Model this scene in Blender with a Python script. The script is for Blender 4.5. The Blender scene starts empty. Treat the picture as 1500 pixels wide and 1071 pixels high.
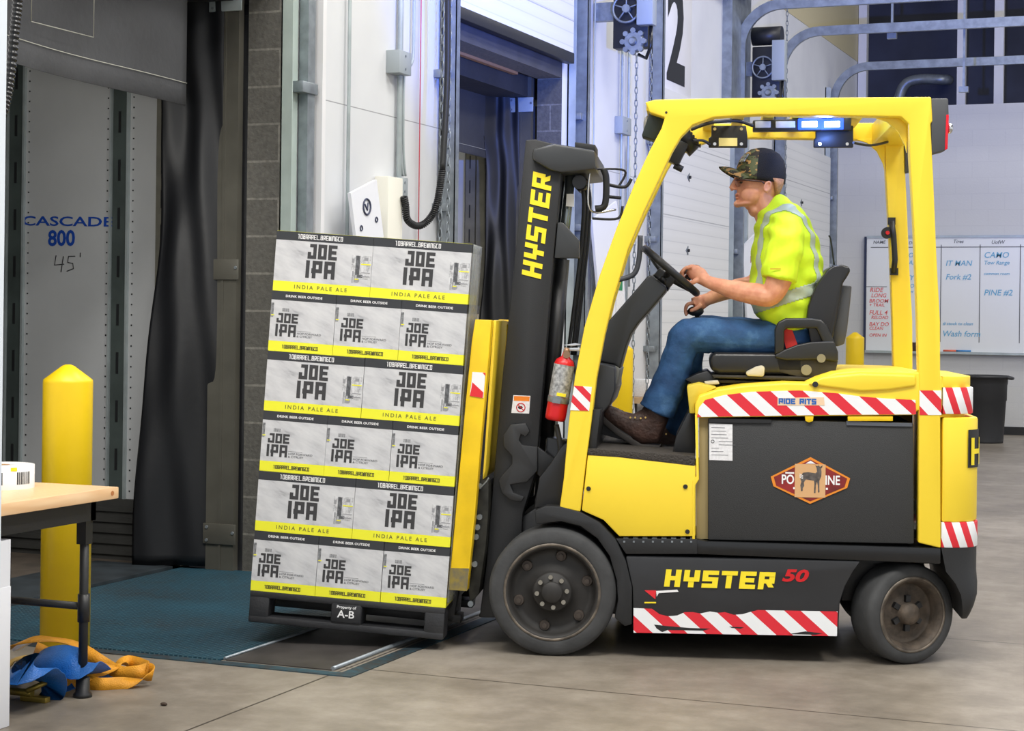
import bpy, bmesh, math, random
from mathutils import Vector, Matrix, Euler
random.seed(7)
C = bpy.context.scene.collection
PI = math.pi
# ------------------------------------------------------------------ camera
F, CX, CY, ROLL, H = 2600., 750., 465.4, .012, 1.38
AL = math.atan2(1050, F)                 # the lens looks this far left of the dock wall's direction (+Y)
cam = bpy.data.objects.new('camera', bpy.data.cameras.new('camera')); C.objects.link(cam)
cam.location = (0, 0, H)
cam.rotation_euler = (Matrix.Rotation(AL, 4, 'Z') @ Matrix.Rotation(PI/2, 4, 'X') @ Matrix.Rotation(ROLL, 4, 'Z')).to_euler()
cam.data.sensor_width = 36; cam.data.lens = F/1500*36
cam.data.shift_y = -(535.5-CY)/1500
cam.data.clip_end = 200
bpy.context.scene.camera = cam
# ------------------------------------------------------------------ world, lights, exposure
sc = bpy.context.scene
sc.view_settings.view_transform = 'Standard'; sc.view_settings.look = 'None'
sc.view_settings.gamma = 1; sc.view_settings.use_curve_mapping = False
sc.view_settings.exposure = 0.0
w = bpy.data.worlds.new('world'); sc.world = w; w.use_nodes = True
w.node_tree.nodes['Background'].inputs[0].default_value = (.93, .96, 1, 1)
w.node_tree.nodes['Background'].inputs[1].default_value = .95
def area(name, loc, sx, sy, power, col=(1, 1, 1), rot=(0, 0, 0)):
    l = bpy.data.lights.new(name, 'AREA'); l.shape = 'RECTANGLE'; l.size = sx; l.size_y = sy
    l.energy = power; l.color = col
    o = bpy.data.objects.new(name, l); o.location = loc; o.rotation_euler = rot; C.objects.link(o); return o
for i, (x, y, p) in enumerate([(-3.0, 2.2, 260), (-1.2, 3.5, 260), (2.5, 3.5, 320), (-1.2, 8.5, 230), (2.2, 9, 260), (-.8, 14, 170), (2.6, 14, 150), (-.8, 19, 130), (2.6, 19.5, 130)]):  # first entry is an extra fill, added to brighten the bollard at left
    area('bay_and_fill_light', (x, y, 7.2), 1.4, 2.4, p, (1, .97, .92))

# ------------------------------------------------------------------ geometry of the view: rays, used once to measure real positions
def ray(u, v):
    du, dv = u-CX, v-CY
    x = du*math.cos(ROLL)+dv*math.sin(ROLL); y = -du*math.sin(ROLL)+dv*math.cos(ROLL)
    return Vector((-math.sin(AL)*F+math.cos(AL)*x, math.cos(AL)*F+math.sin(AL)*x, -y))
def onz(u, v, z=0): r = ray(u, v); return Vector((0, 0, H))+r*((z-H)/r.z)
def onx(u, v, X): r = ray(u, v); return Vector((0, 0, H))+r*(X/r.x)
def ony(u, v, Y): r = ray(u, v); return Vector((0, 0, H))+r*(Y/r.y)
FA = AL-math.atan2(275, F)
O = onz(1000, 967)
FKM = Matrix.Translation(O) @ Matrix.Rotation(FA, 4, 'Z')     # the truck's own frame: x to its rear, y away from us, z up
FKI = FKM.inverted()
def S(u, v, b=0.):
    r = ray(u, v); n = Vector((-math.sin(FA), math.cos(FA), 0))
    t = (b+O.dot(n))/r.dot(n)
    p = FKI @ (Vector((0, 0, H))+r*t); return (p.x, p.z)
def S3(u, v, b=0.): a, z = S(u, v, b); return Vector((a, b, z))
XW = -4.7
def Y(u, v=400, X=None): return onx(u, v, XW if X is None else X).y
def Z(u, v, X=None): return onx(u, v, XW if X is None else X).z

# ------------------------------------------------------------------ materials
MAT = {}
def lin(c): return tuple(((x/255)/12.92 if x/255 <= .04045 else ((x/255+.055)/1.055)**2.4) for x in c)+(1,)
def mat(name, col, rough=.5, metal=0., var=0., vscale=6., bump=0., bscale=60., col2=None, spec=.5, coat=0.):
    if name in MAT: return MAT[name]
    m = bpy.data.materials.new(name); m.use_nodes = True; nt = m.node_tree; b = nt.nodes['Principled BSDF']
    b.inputs['Base Color'].default_value = lin(col); b.inputs['Roughness'].default_value = rough
    b.inputs['Metallic'].default_value = metal; b.inputs['Specular IOR Level'].default_value = spec
    b.inputs['Coat Weight'].default_value = coat
    if var or col2 or bump: tc = nt.nodes.new('ShaderNodeTexCoord')
    if var or col2:
        n = nt.nodes.new('ShaderNodeTexNoise'); n.inputs['Scale'].default_value = vscale; n.inputs['Detail'].default_value = 6
        nt.links.new(tc.outputs['Object'], n.inputs['Vector'])
        r = nt.nodes.new('ShaderNodeValToRGB'); r.color_ramp.elements[0].position = .35; r.color_ramp.elements[1].position = .65
        a = col2 or tuple(max(0, x*(1-var)) for x in col)
        r.color_ramp.elements[0].color = lin(a); r.color_ramp.elements[1].color = lin(col)
        nt.links.new(n.outputs['Fac'], r.inputs['Fac']); nt.links.new(r.outputs['Color'], b.inputs['Base Color'])
    if bump:
        n = nt.nodes.new('ShaderNodeTexNoise'); n.inputs['Scale'].default_value = bscale; n.inputs['Detail'].default_value = 4
        nt.links.new(tc.outputs['Object'], n.inputs['Vector'])
        bp = nt.nodes.new('ShaderNodeBump'); bp.inputs['Strength'].default_value = bump; bp.inputs['Distance'].default_value = .02
        nt.links.new(n.outputs['Fac'], bp.inputs['Height']); nt.links.new(bp.outputs['Normal'], b.inputs['Normal'])
    MAT[name] = m; return m
class NG:                                   # tiny node-graph helper
    def __init__(s, name, rough=.5, metal=0.):
        s.m = bpy.data.materials.new(name); s.m.use_nodes = True; s.nt = s.m.node_tree; s.b = s.nt.nodes['Principled BSDF']
        s.b.inputs['Roughness'].default_value = rough; s.b.inputs['Metallic'].default_value = metal
        s.tc = s.nt.nodes.new('ShaderNodeTexCoord'); MAT[name] = s.m
        s.sep = s.nt.nodes.new('ShaderNodeSeparateXYZ'); s.l(s.tc.outputs['Object'], s.sep.inputs[0])
        s.x, s.y, s.z = s.sep.outputs
    def l(s, a, b): s.nt.links.new(a, b)
    def f(s, op, a, b=None, c=None):
        n = s.nt.nodes.new('ShaderNodeMath'); n.operation = op
        for i, q in enumerate((a, b, c)):
            if q is None: continue
            if isinstance(q, (int, float)): n.inputs[i].default_value = q
            else: s.l(q, n.inputs[i])
        return n.outputs[0]
    def noise(s, scale, detail=5, vec=None, rough=.5):
        n = s.nt.nodes.new('ShaderNodeTexNoise'); n.inputs['Scale'].default_value = scale; n.inputs['Detail'].default_value = detail
        n.inputs['Roughness'].default_value = rough
        s.l(vec or s.tc.outputs['Object'], n.inputs['Vector']); return n.outputs['Fac']
    def vec(s, x, y, z):
        n = s.nt.nodes.new('ShaderNodeCombineXYZ')
        for i, q in enumerate((x, y, z)):
            if isinstance(q, (int, float)): n.inputs[i].default_value = q
            else: s.l(q, n.inputs[i])
        return n.outputs[0]
    def ramp(s, fac, stops):
        n = s.nt.nodes.new('ShaderNodeValToRGB'); e = n.color_ramp.elements
        while len(e) < len(stops): e.new(.5)
        for q, (p, c) in zip(e, stops): q.position = p; q.color = lin(c)
        s.l(fac, n.inputs[0]); return n.outputs[0]
    def mix(s, fac, a, b, mode='MIX'):
        n = s.nt.nodes.new('ShaderNodeMix'); n.data_type = 'RGBA'; n.blend_type = mode
        for i, q in ((0, fac), (6, a), (7, b)):
            if isinstance(q, tuple): n.inputs[i].default_value = lin(q)
            elif isinstance(q, (int, float)): n.inputs[i].default_value = q
            else: s.l(q, n.inputs[i])
        return n.outputs[2]
    def col(s, c): s.l(c, s.b.inputs['Base Color'])
    def bump(s, h, st=.5, d=.01):
        n = s.nt.nodes.new('ShaderNodeBump'); n.inputs['Strength'].default_value = st; n.inputs['Distance'].default_value = d
        s.l(h, n.inputs['Height']); s.l(n.outputs[0], s.b.inputs['Normal'])

YEL = mat('truck_yellow', (255, 222, 58), .38, var=.03, vscale=2.)
YELW = mat('worn_yellow', (250, 208, 18), .45, var=.07, vscale=8.)
BLK = mat('black_paint', (31, 32, 34), .5, bump=.06, bscale=200)
BLK2 = mat('black_plastic', (29, 30, 32), .42, bump=.05, bscale=300)
BLKG = mat('gloss_black', (22, 23, 25), .25)
VIN = mat('black_vinyl_seat', (30, 30, 32), .3, bump=.03, bscale=250)
RUB = mat('tyre_rubber', (68, 69, 70), .72, var=.22, vscale=9., bump=.08, bscale=60)
RIM = mat('wheel_rim', (46, 44, 42), .6, var=.2, vscale=14.)
RIMW = mat('dusty_rim', (96, 84, 72), .7, var=.35, vscale=16., bump=.2, bscale=60)
STL = mat('galvanised_steel', (150, 158, 164), .4, .55, var=.15, vscale=12.)
STL2 = mat('pale_steel', (178, 188, 190), .45, .3, var=.08, vscale=8.)
CHR = mat('chrome', (220, 220, 220), .2, 1.)
WHT = mat('white_paint', (226, 226, 228), .5, var=.03, vscale=3.)
WHS = mat('white_sticker', (236, 236, 238), .5, var=.06, vscale=90.)
RED = mat('red_paint', (205, 22, 30), .35)
REDL = mat('red_print', (225, 40, 50), .5)
YPR = mat('yellow_print', (250, 226, 40), .5)
BPR = mat('blue_print', (22, 70, 165), .5)
KPR = mat('black_print', (32, 33, 35), .5)
GPR = mat('grey_print', (95, 97, 100), .55)
WPR = mat('white_print', (240, 240, 240), .5)
WOOD = None

# ------------------------------------------------------------------ mesh builder
class MB:
    def __init__(s): s.v = []; s.f = []; s.mi = []; s.k = 0; s.sm = []; s.cuts = []
    def add(s, vs, fs, smooth=False):
        o = len(s.v); s.cuts.append((len(s.v), len(s.f))); s.v += [Vector(p) for p in vs]
        for f in fs: s.f.append([i+o for i in f]); s.mi.append(s.k); s.sm.append(smooth)
        return s
    def box(s, a, b, M=None):
        (x0, y0, z0), (x1, y1, z1) = a, b
        vs = [Vector(p) for p in ((x0,y0,z0),(x1,y0,z0),(x1,y1,z0),(x0,y1,z0),(x0,y0,z1),(x1,y0,z1),(x1,y1,z1),(x0,y1,z1))]
        if M: vs = [M @ p for p in vs]
        return s.add(vs, [(0,3,2,1),(4,5,6,7),(0,1,5,4),(1,2,6,5),(2,3,7,6),(3,0,4,7)])
    def rings(s, rs, cap=True, smooth=True, close=False):
        n = len(rs[0]); vs = [p for r in rs for p in r]; fs = []
        m = len(rs)
        for i in range(m if close else m-1):
            for j in range(n):
                a = i*n+j; b = i*n+(j+1) % n; c = ((i+1) % m)*n+(j+1) % n; d = ((i+1) % m)*n+j
                fs.append((a, b, c, d))
        s.add(vs, fs, smooth)
        if cap and not close: 
            o = len(s.v)-len(vs)
            s.f.append([o+j for j in reversed(range(n))]); s.mi.append(s.k); s.sm.append(False)
            s.f.append([o+(m-1)*n+j for j in range(n)]); s.mi.append(s.k); s.sm.append(False)
        return s
    def tube(s, pts, r, n=10, cap=True, close=False, up=None, flat=1.):
        pts = [Vector(p) for p in pts]; m = len(pts); rs = []
        rad = r if isinstance(r, (list, tuple)) else [r]*m
        prev = None
        for i, p in enumerate(pts):
            if close: d = pts[(i+1) % m]-pts[i-1]
            else: d = (pts[min(i+1, m-1)]-pts[max(i-1, 0)])
            d.normalize()
            if prev is None:
                ax = Vector(up) if up else (Vector((0, 0, 1)) if abs(d.z) < .9 else Vector((1, 0, 0)))
                e = d.cross(ax).normalized()
            else: e = (prev-d*prev.dot(d)).normalized()
            prev = e; g = d.cross(e)
            rs.append([p+(e*math.cos(t)+g*math.sin(t)*flat)*rad[i] for t in [2*PI*k/n for k in range(n)]])
        return s.rings(rs, cap, True, close)
    def cyl(s, p0, p1, r0, r1=None, n=24, smooth=True):
        p0, p1 = Vector(p0), Vector(p1); d = (p1-p0).normalized()
        ax = Vector((0, 0, 1)) if abs(d.z) < .9 else Vector((1, 0, 0)); e = d.cross(ax).normalized(); g = d.cross(e)
        if r1 is None: r1 = r0
        return s.rings([[p+(e*math.cos(2*PI*k/n)+g*math.sin(2*PI*k/n))*r for k in range(n)] for p, r in ((p0, r0), (p1, r1))], True, smooth)
    def lathe(s, prof, M=None, n=32, cap=True):      # prof: (r, h) about local z
        rs = [[Vector((r*math.cos(2*PI*k/n), r*math.sin(2*PI*k/n), h)) for k in range(n)] for r, h in prof]
        if M: rs = [[M @ p for p in r] for r in rs]
        return s.rings(rs, cap, True)
    def ell(s, c, rx, ry, rz, M=None, n=16, m=10):
        rs = []
        for i in range(1, m):
            t = PI*i/m-PI/2
            rs.append([Vector((rx*math.cos(t)*math.cos(2*PI*k/n), ry*math.cos(t)*math.sin(2*PI*k/n), rz*math.sin(t))) for k in range(n)])
        q = [[(M @ p if M else p)+Vector(c) for p in r] for r in rs]
        return s.rings(q, True, True)
    def prism(s, pts, y0, y1):                       # pts (a, z) in the truck's side plane, or any x-z plane
        n = len(pts); area = sum(pts[i][0]*pts[(i+1) % n][1]-pts[(i+1) % n][0]*pts[i][1] for i in range(n))
        if area < 0: pts = pts[::-1]
        vs = [(a, y0, z) for a, z in pts]+[(a, y1, z) for a, z in pts]
        fs = [list(range(n)), list(reversed(range(n, 2*n)))]+[(i, i+n, (i+1) % n+n, (i+1) % n) for i in range(n)]
        return s.add(vs, fs)
    def each(s, name, mats, parent, per=1, bevel=0.):           # every piece an object of its own; `per` shapes make one piece
        out = []
        for i in range(0, len(s.cuts), per):
            v0, f0 = s.cuts[i]; v1, f1 = s.cuts[i+per] if i+per < len(s.cuts) else (len(s.v), len(s.f))
            q = MB(); q.v = s.v[v0:v1]; q.f = [[j-v0 for j in f] for f in s.f[f0:f1]]; q.mi = s.mi[f0:f1]; q.sm = s.sm[f0:f1]
            out.append(q.build(name, mats, parent, bevel))
        return out
    def xform(s, M): s.v = [M @ p for p in s.v]; return s
    def build(s, name, mats, parent=None, bevel=0., seg=2, smooth=None, ang=40, loc=None):
        me = bpy.data.meshes.new(name); me.from_pydata([tuple(p) for p in s.v], [], s.f)
        if not isinstance(mats, (list, tuple)): mats = [mats]
        for m in mats: me.materials.append(m)
        for p, k, q in zip(me.polygons, s.mi, s.sm): p.material_index = k; p.use_smooth = q if smooth is None else smooth
        bm = bmesh.new(); bm.from_mesh(me); bmesh.ops.recalc_face_normals(bm, faces=bm.faces)
        if bevel > 0:
            es = [e for e in bm.edges if len(e.link_faces) == 2 and e.calc_face_angle(0) > math.radians(ang)]
            try: bmesh.ops.bevel(bm, geom=es, offset=bevel, segments=seg, affect='EDGES', profile=.5, clamp_overlap=True)
            except Exception: pass
            for f in bm.faces: f.smooth = True
        bm.to_mesh(me); bm.free()
        if bevel > 0:
            try: me.set_sharp_from_angle(angle=math.radians(35))
            except Exception: pass
        o = bpy.data.objects.new(name, me); C.objects.link(o)
        if parent: o.parent = parent
        if loc: o.location = loc
        return o
def tag(o, label, cat=None, group=None, kind=None):
    if label: o['label'] = label
    if cat: o['category'] = cat
    if group: o['group'] = group
    if kind: o['kind'] = kind
    return o
def empty(name, M, label=None, cat=None, group=None):
    o = bpy.data.objects.new(name, None); C.objects.link(o); o.empty_display_size = .1
    o.matrix_world = M if isinstance(M, Matrix) else Matrix.Translation(Vector(M))
    return tag(o, label, cat, group)
def struct(o, label=None): o['kind'] = 'structure'; return tag(o, label)
def sp(pts, n=6, close=False):                     # Catmull-Rom through points
    P = [Vector(p) for p in pts]; out = []; m = len(P)
    for i in range(m if close else m-1):
        g = lambda k: P[k % m] if close else P[max(0, min(m-1, k))]
        a, b, c, d = g(i-1), g(i), g(i+1), g(i+2)
        for k in range(n):
            t = k/n; out.append(.5*((2*b)+(c-a)*t+(2*a-5*b+4*c-d)*t*t+(3*b-a-3*c+d)*t**3))
    if not close: out.append(P[-1])
    return out
def pl(uv, b=0., close=True, n=0):                 # outline in the truck's side plane
    q = [S(u, v, b) for u, v in uv]
    return q
# lettering ---------------------------------------------------------
def text_obj(name, s, h, m, parent, M, bold=0., ext=.0006, shear=0., sx=1., align='CENTER', sp_=1.):
    cu = bpy.data.curves.new(name, 'FONT'); cu.body = s; cu.size = h/.69; cu.align_x = align; cu.align_y = 'CENTER'
    cu.offset = bold*h; cu.extrude = ext; cu.shear = shear; cu.space_character = sp_; cu.resolution_u = 3
    t = bpy.data.objects.new(name, cu); C.objects.link(t); bpy.context.view_layer.update()
    me = bpy.data.meshes.new_from_object(t.evaluated_get(bpy.context.evaluated_depsgraph_get()))
    bpy.data.objects.remove(t); bpy.data.curves.remove(cu)
    me.transform(M @ Matrix.Diagonal((sx, 1, 1, 1))); me.materials.clear(); me.materials.append(m)
    o = bpy.data.objects.new(name, me); C.objects.link(o); o.parent = parent; return o
G = {'J': [[(.35,1),(1,1),(1,0),(0,0),(0,.3)]], 'O': [[(0,0),(0,1),(1,1),(1,0),(0,0)]], 'E': [[(1,1),(0,1),(0,0),(1,0)],[(0,.5),(.85,.5)]],
     'I': [[(.5,0),(.5,1)]], 'P': [[(.12,0),(.12,.35)],[(0,.35),(0,.45)],[(.12,.4),(.12,1),(1,1),(1,.4),(0,.4)]], 'A': [[(0,0),(0,1),(1,1),(1,0)],[(0,.42),(1,.42)]],
     '1': [[(.6,0),(.6,1)],[(.2,1),(.6,1)]], '0': [[(0,0),(0,1),(1,1),(1,0),(0,0)]], 'B': [[(0,0),(0,1),(.9,1),(.9,.5),(0,.5)],[(.9,.5),(1,.5),(1,0),(0,0)]],
     'R': [[(0,0),(0,1),(1,1),(1,.45),(0,.45)],[(.6,.45),(1,0)]], 'L': [[(0,1),(0,0),(1,0)]], 'W': [[(0,1),(0,0),(1,0),(1,1)],[(.5,0),(.5,.8)]],
     'N': [[(0,0),(0,1),(1,1),(1,0)]], 'G': [[(1,1),(0,1),(0,0),(1,0),(1,.5),(.5,.5)]], 'C': [[(1,1),(0,1),(0,0),(1,0)]],
     'H': [[(0,0),(0,1)],[(1,0),(1,1)],[(0,.5),(1,.5)]], 'Y': [[(0,1),(0,.45),(1,.45),(1,1)],[(.5,.45),(.5,0)]], 'S': [[(1,1),(0,1),(0,.5),(1,.5),(1,0),(0,0)]],
     'T': [[(0,1),(1,1)],[(.5,1),(.5,0)]], '.': [[(0,0),(.1,0)]], 'D': [[(0,0),(0,1),(1,1),(1,0),(0,0)]], 'K': [[(0,0),(0,1)],[(1,1),(0,.5),(1,0)]], 'U': [[(0,1),(0,0),(1,0),(1,1)]], ' ': []}
def strokes(mb, s, x, y, h, cw, t, gap, M, shear=0., ty=None, e=.0006):
    """block capitals: cap height h, letter width cw, stroke t"""
    ty = ty or t
    cnt = 0
    for k, ch in enumerate(s):
        for li, linep in enumerate(G[ch]):
            for (x0, y0), (x1, y1) in zip(linep, linep[1:]):
                p = Vector((x+t/2+x0*(cw-t), y+ty/2+y0*(h-ty))); q = Vector((x+t/2+x1*(cw-t), y+ty/2+y1*(h-ty)))
                if ch == 'I' : p.x = q.x = x+t/2
                if abs(p.x-q.x) < 1e-6: a, b, c, d = p.x-t/2, min(p.y, q.y)-ty/2, p.x+t/2, max(p.y, q.y)+ty/2; P = [(a,b),(c,b),(c,d),(a,d)]
                elif abs(p.y-q.y) < 1e-6: a, b, c, d = min(p.x, q.x)-t/2, p.y-ty/2, max(p.x, q.x)+t/2, p.y+ty/2; P = [(a,b),(c,b),(c,d),(a,d)]
                else: P = [(p.x-t/2,p.y),(p.x+t/2,p.y),(q.x+t/2,q.y),(q.x-t/2,q.y)]
                if ch != 'I' or True:
                    cnt += 1; ee = e*(1+.13*(cnt % 7))
                    vs = [M @ Vector((px+shear*py, py, 0)) for px, py in P]+[M @ Vector((px+shear*py, py, ee)) for px, py in P]
                    mb.add(vs, [(4,5,6,7),(0,1,5,4),(1,2,6,5),(2,3,7,6),(3,0,4,7)])
        x += (t if ch == 'I' else (t*1.1 if ch == '.' else (cw if ch != ' ' else cw*.7)))+gap
    return x
SIDE = Matrix(((1,0,0,0),(0,0,-1,0),(0,1,0,0),(0,0,0,1)))          # text plane -> x-z plane facing -y
def side(a, b, z, ang=0.): return Matrix.Translation((a, b, z)) @ Matrix.Rotation(-ang, 4, 'Y') @ SIDE
# ================================================================== SETTING
g = NG('polished_concrete', .42)
n1 = g.noise(.55, 8, rough=.65); n2 = g.noise(5, 8, rough=.7)
base = g.ramp(g.f('ADD', g.f('MULTIPLY', n1, .65), g.f('MULTIPLY', n2, .35)), [(.36, (92, 85, 76)), (.5, (124, 116, 105)), (.62, (150, 142, 131))])
ja = onz(900, 1015).y; jb = onz(300, 1060).x; jc = onz(1450, 940).y
def near(c, v, w_=.005): return g.f('LESS_THAN', g.f('ABSOLUTE', g.f('SUBTRACT', c, v)), w_)
jn = g.f('MAXIMUM', g.f('MAXIMUM', near(g.y, ja), near(g.y, jc)), g.f('MAXIMUM', near(g.x, jb), g.f('MAXIMUM', near(g.y, 13.4), near(g.x, jb+4.6))))
g.col(g.mix(jn, base, (62, 55, 48))); g.bump(n2, .08, .02)
FLOORM = g.m
mb = MB(); mb.box((XW, -3, -.1), (12, 26, 0)); struct(mb.build('floor', FLOORM))
# block wall
g = NG('painted_block', .8)
br = g.nt.nodes.new('ShaderNodeTexBrick'); br.inputs['Scale'].default_value = 1; br.inputs['Brick Width'].default_value = .4; br.inputs['Row Height'].default_value = .2
br.inputs['Mortar Size'].default_value = .006; br.inputs['Color1'].default_value = lin((112, 110, 104)); br.inputs['Color2'].default_value = lin((98, 96, 90)); br.inputs['Mortar'].default_value = lin((150, 147, 138))
g.l(g.vec(g.f('ADD', g.x, g.y), g.z, 0), br.inputs['Vector'])
g.col(g.mix(g.noise(40, 6), br.outputs[0], (70, 68, 64))); g.bump(g.noise(60, 6), .4, .01)
BLOCK = g.m
g = NG('white_wall', .6)
sm = g.f('LESS_THAN', g.f('ABSOLUTE', g.f('SUBTRACT', g.z, 2.585)), .003)
g.col(g.mix(sm, g.ramp(g.noise(1.5, 4), [(.3, (206, 208, 212)), (.7, (218, 220, 222))]), (150, 152, 156)))
WWALL = g.m
D = [(Y(408)-2.42, Y(408)), (Y(652), Y(820)), (Y(957), Y(1055)), (Y(1141), Y(1205))]
HT = 3.33; HL = 3.2; YE = 22.75; TH = .2
def wallbox(y0, y1, z0, z1, name='wall_left', m=None):
    mb = MB(); mb.box((XW-TH, y0, z0), (XW, y1, z1))
    for i, (mm, f) in enumerate(zip(mb.mi, mb.f)): pass
    mb.mi[3] = 1                       # the face towards the room
    return struct(mb.build(name, [BLOCK, m or WWALL]))
wallbox(-2, D[0][0], 0, 7.5)
for i in range(3): wallbox(D[i][1], D[i+1][0], 0, 7.5)
wallbox(D[3][1], 25, 0, 7.5)
for a, b in D: wallbox(a, b, HT, 7.5); wallbox(a, b, HL, HT, m=mat('dark_lintel', (64, 66, 76), .7, var=.15))
g = NG('far_wall_block', .75)
br = g.nt.nodes.new('ShaderNodeTexBrick'); br.inputs['Scale'].default_value = 1; br.inputs['Brick Width'].default_value = .4; br.inputs['Row Height'].default_value = .2
br.inputs['Mortar Size'].default_value = .004; br.inputs['Color1'].default_value = lin((198, 199, 201)); br.inputs['Color2'].default_value = lin((200, 201, 203)); br.inputs['Mortar'].default_value = lin((194, 195, 198))
g.l(g.vec(g.x, g.z, 0), br.inputs['Vector']); g.col(br.outputs[0]); g.bump(g.noise(40, 4), .15, .01)
mb = MB(); mb.box((XW, YE, 0), (9, YE+.2, 4.12)); struct(mb.build('wall_back', g.m), 'pale grey block wall behind the whiteboard')
mb = MB(); mb.box((XW, YE-.02, 0), (9, YE, .1)); struct(mb.build('baseboard_back', mat('black_rubber_base', (32, 33, 36), .6)))
NAVY = mat('dark_upper_wall', (58, 62, 78), .8, var=.3, vscale=1.2)
mb = MB(); mb.box((XW, 24.8, 0), (12, 25, 7.5)); struct(mb.build('wall_rear', NAVY))
mb = MB(); mb.box((XW-TH, -3, 7.5), (12, 25, 7.6)); struct(mb.build('ceiling', mat('ceiling_deck', (150, 152, 156), .8)))
# cream stripe high on the dock wall
mb = MB(); mb.box((XW, Y(1090, 60), 4.9), (XW+.006, 24.7, 7.4)); struct(mb.build('trim_1', mat('cream_wall', (196, 186, 150), .7)))
mb = MB(); mb.box((-3.2, 24.0, 4.15), (9, 24.02, 6.5)); 

# yard ground + dock pits
mb = MB(); mb.box((-16, -2, -1.3), (XW-.2, 26, -1.2)); struct(mb.build('ground', mat('yard_asphalt', (70, 70, 72), .9)))

# ------------------------------------------------------------------ dock leveller plate in the floor
g = NG('worn_blue_plate', .5, .25)
ck = g.f('MULTIPLY', g.f('SINE', g.f('MULTIPLY', g.f('ADD', g.x, g.y), 2*PI/.045)), g.f('SINE', g.f('MULTIPLY', g.f('SUBTRACT', g.x, g.y), 2*PI/.045)))
wr = g.noise(1.1, 8, rough=.7); wr2 = g.noise(24, 6, rough=.7)
c = g.ramp(g.f('ADD', g.f('MULTIPLY', wr, .7), g.f('MULTIPLY', wr2, .3)), [(.36, (36, 40, 44)), (.48, (28, 66, 82)), (.66, (38, 92, 112))])
g.col(g.mix(g.f('GREATER_THAN', ck, .55), c, (84, 118, 130))); g.bump(ck, .5, .004)
BPLATE = g.m
g = NG('plain_blue_plate', .5, .3)
g.col(g.ramp(g.f('ADD', g.f('MULTIPLY', g.noise(2, 8, rough=.7), .6), g.f('MULTIPLY', g.noise(30, 5), .4)), [(.4, (62, 58, 56)), (.52, (52, 74, 84)), (.62, (50, 90, 106))])); BPL2 = g.m
PR = onz(514, 993)                       # corner of the steel frame in the floor
xr = PR.x; y0 = PR.y; xl = XW-.1; y1 = D[0][1]-.02
lev = empty('dock_leveler', (0, 0, 0), 'blue worn steel dock leveler plate set in the floor at the left dock door', 'dock plate')
MB().box((xl, y0, -.02), (xr, y0+.06, .004)).box((xr-.07, y0+.06, -.02), (xr, y1, .004)).build('frame', BPL2, lev)
MB().box((XW-.55, y0+.075, -.02), (xr-.62, y1, .006)).build('deck_plate', BPLATE, lev)
MB().box((xr-.60, y0+.085, -.02), (xr-.13, y1, .005)).build('hinge_plate', mat('worn_brown_plate', (84, 80, 78), .5, .3, var=.25, vscale=5), lev)
MB().tube([(xr-.125, y0+.09, .008), (xr-.125, y1, .008)], .009, 8).tube([(xr-.61, y0+.09, .008), (xr-.61, y1, .008)], .006, 8).build('hinge_rod', STL, lev)
MB().box((-5.75, y0+.2, -.03), (XW-.56, y1-.1, .02)).build('lip_plate', mat('dark_lip', (62, 70, 76), .5, .4, var=.3), lev)

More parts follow.
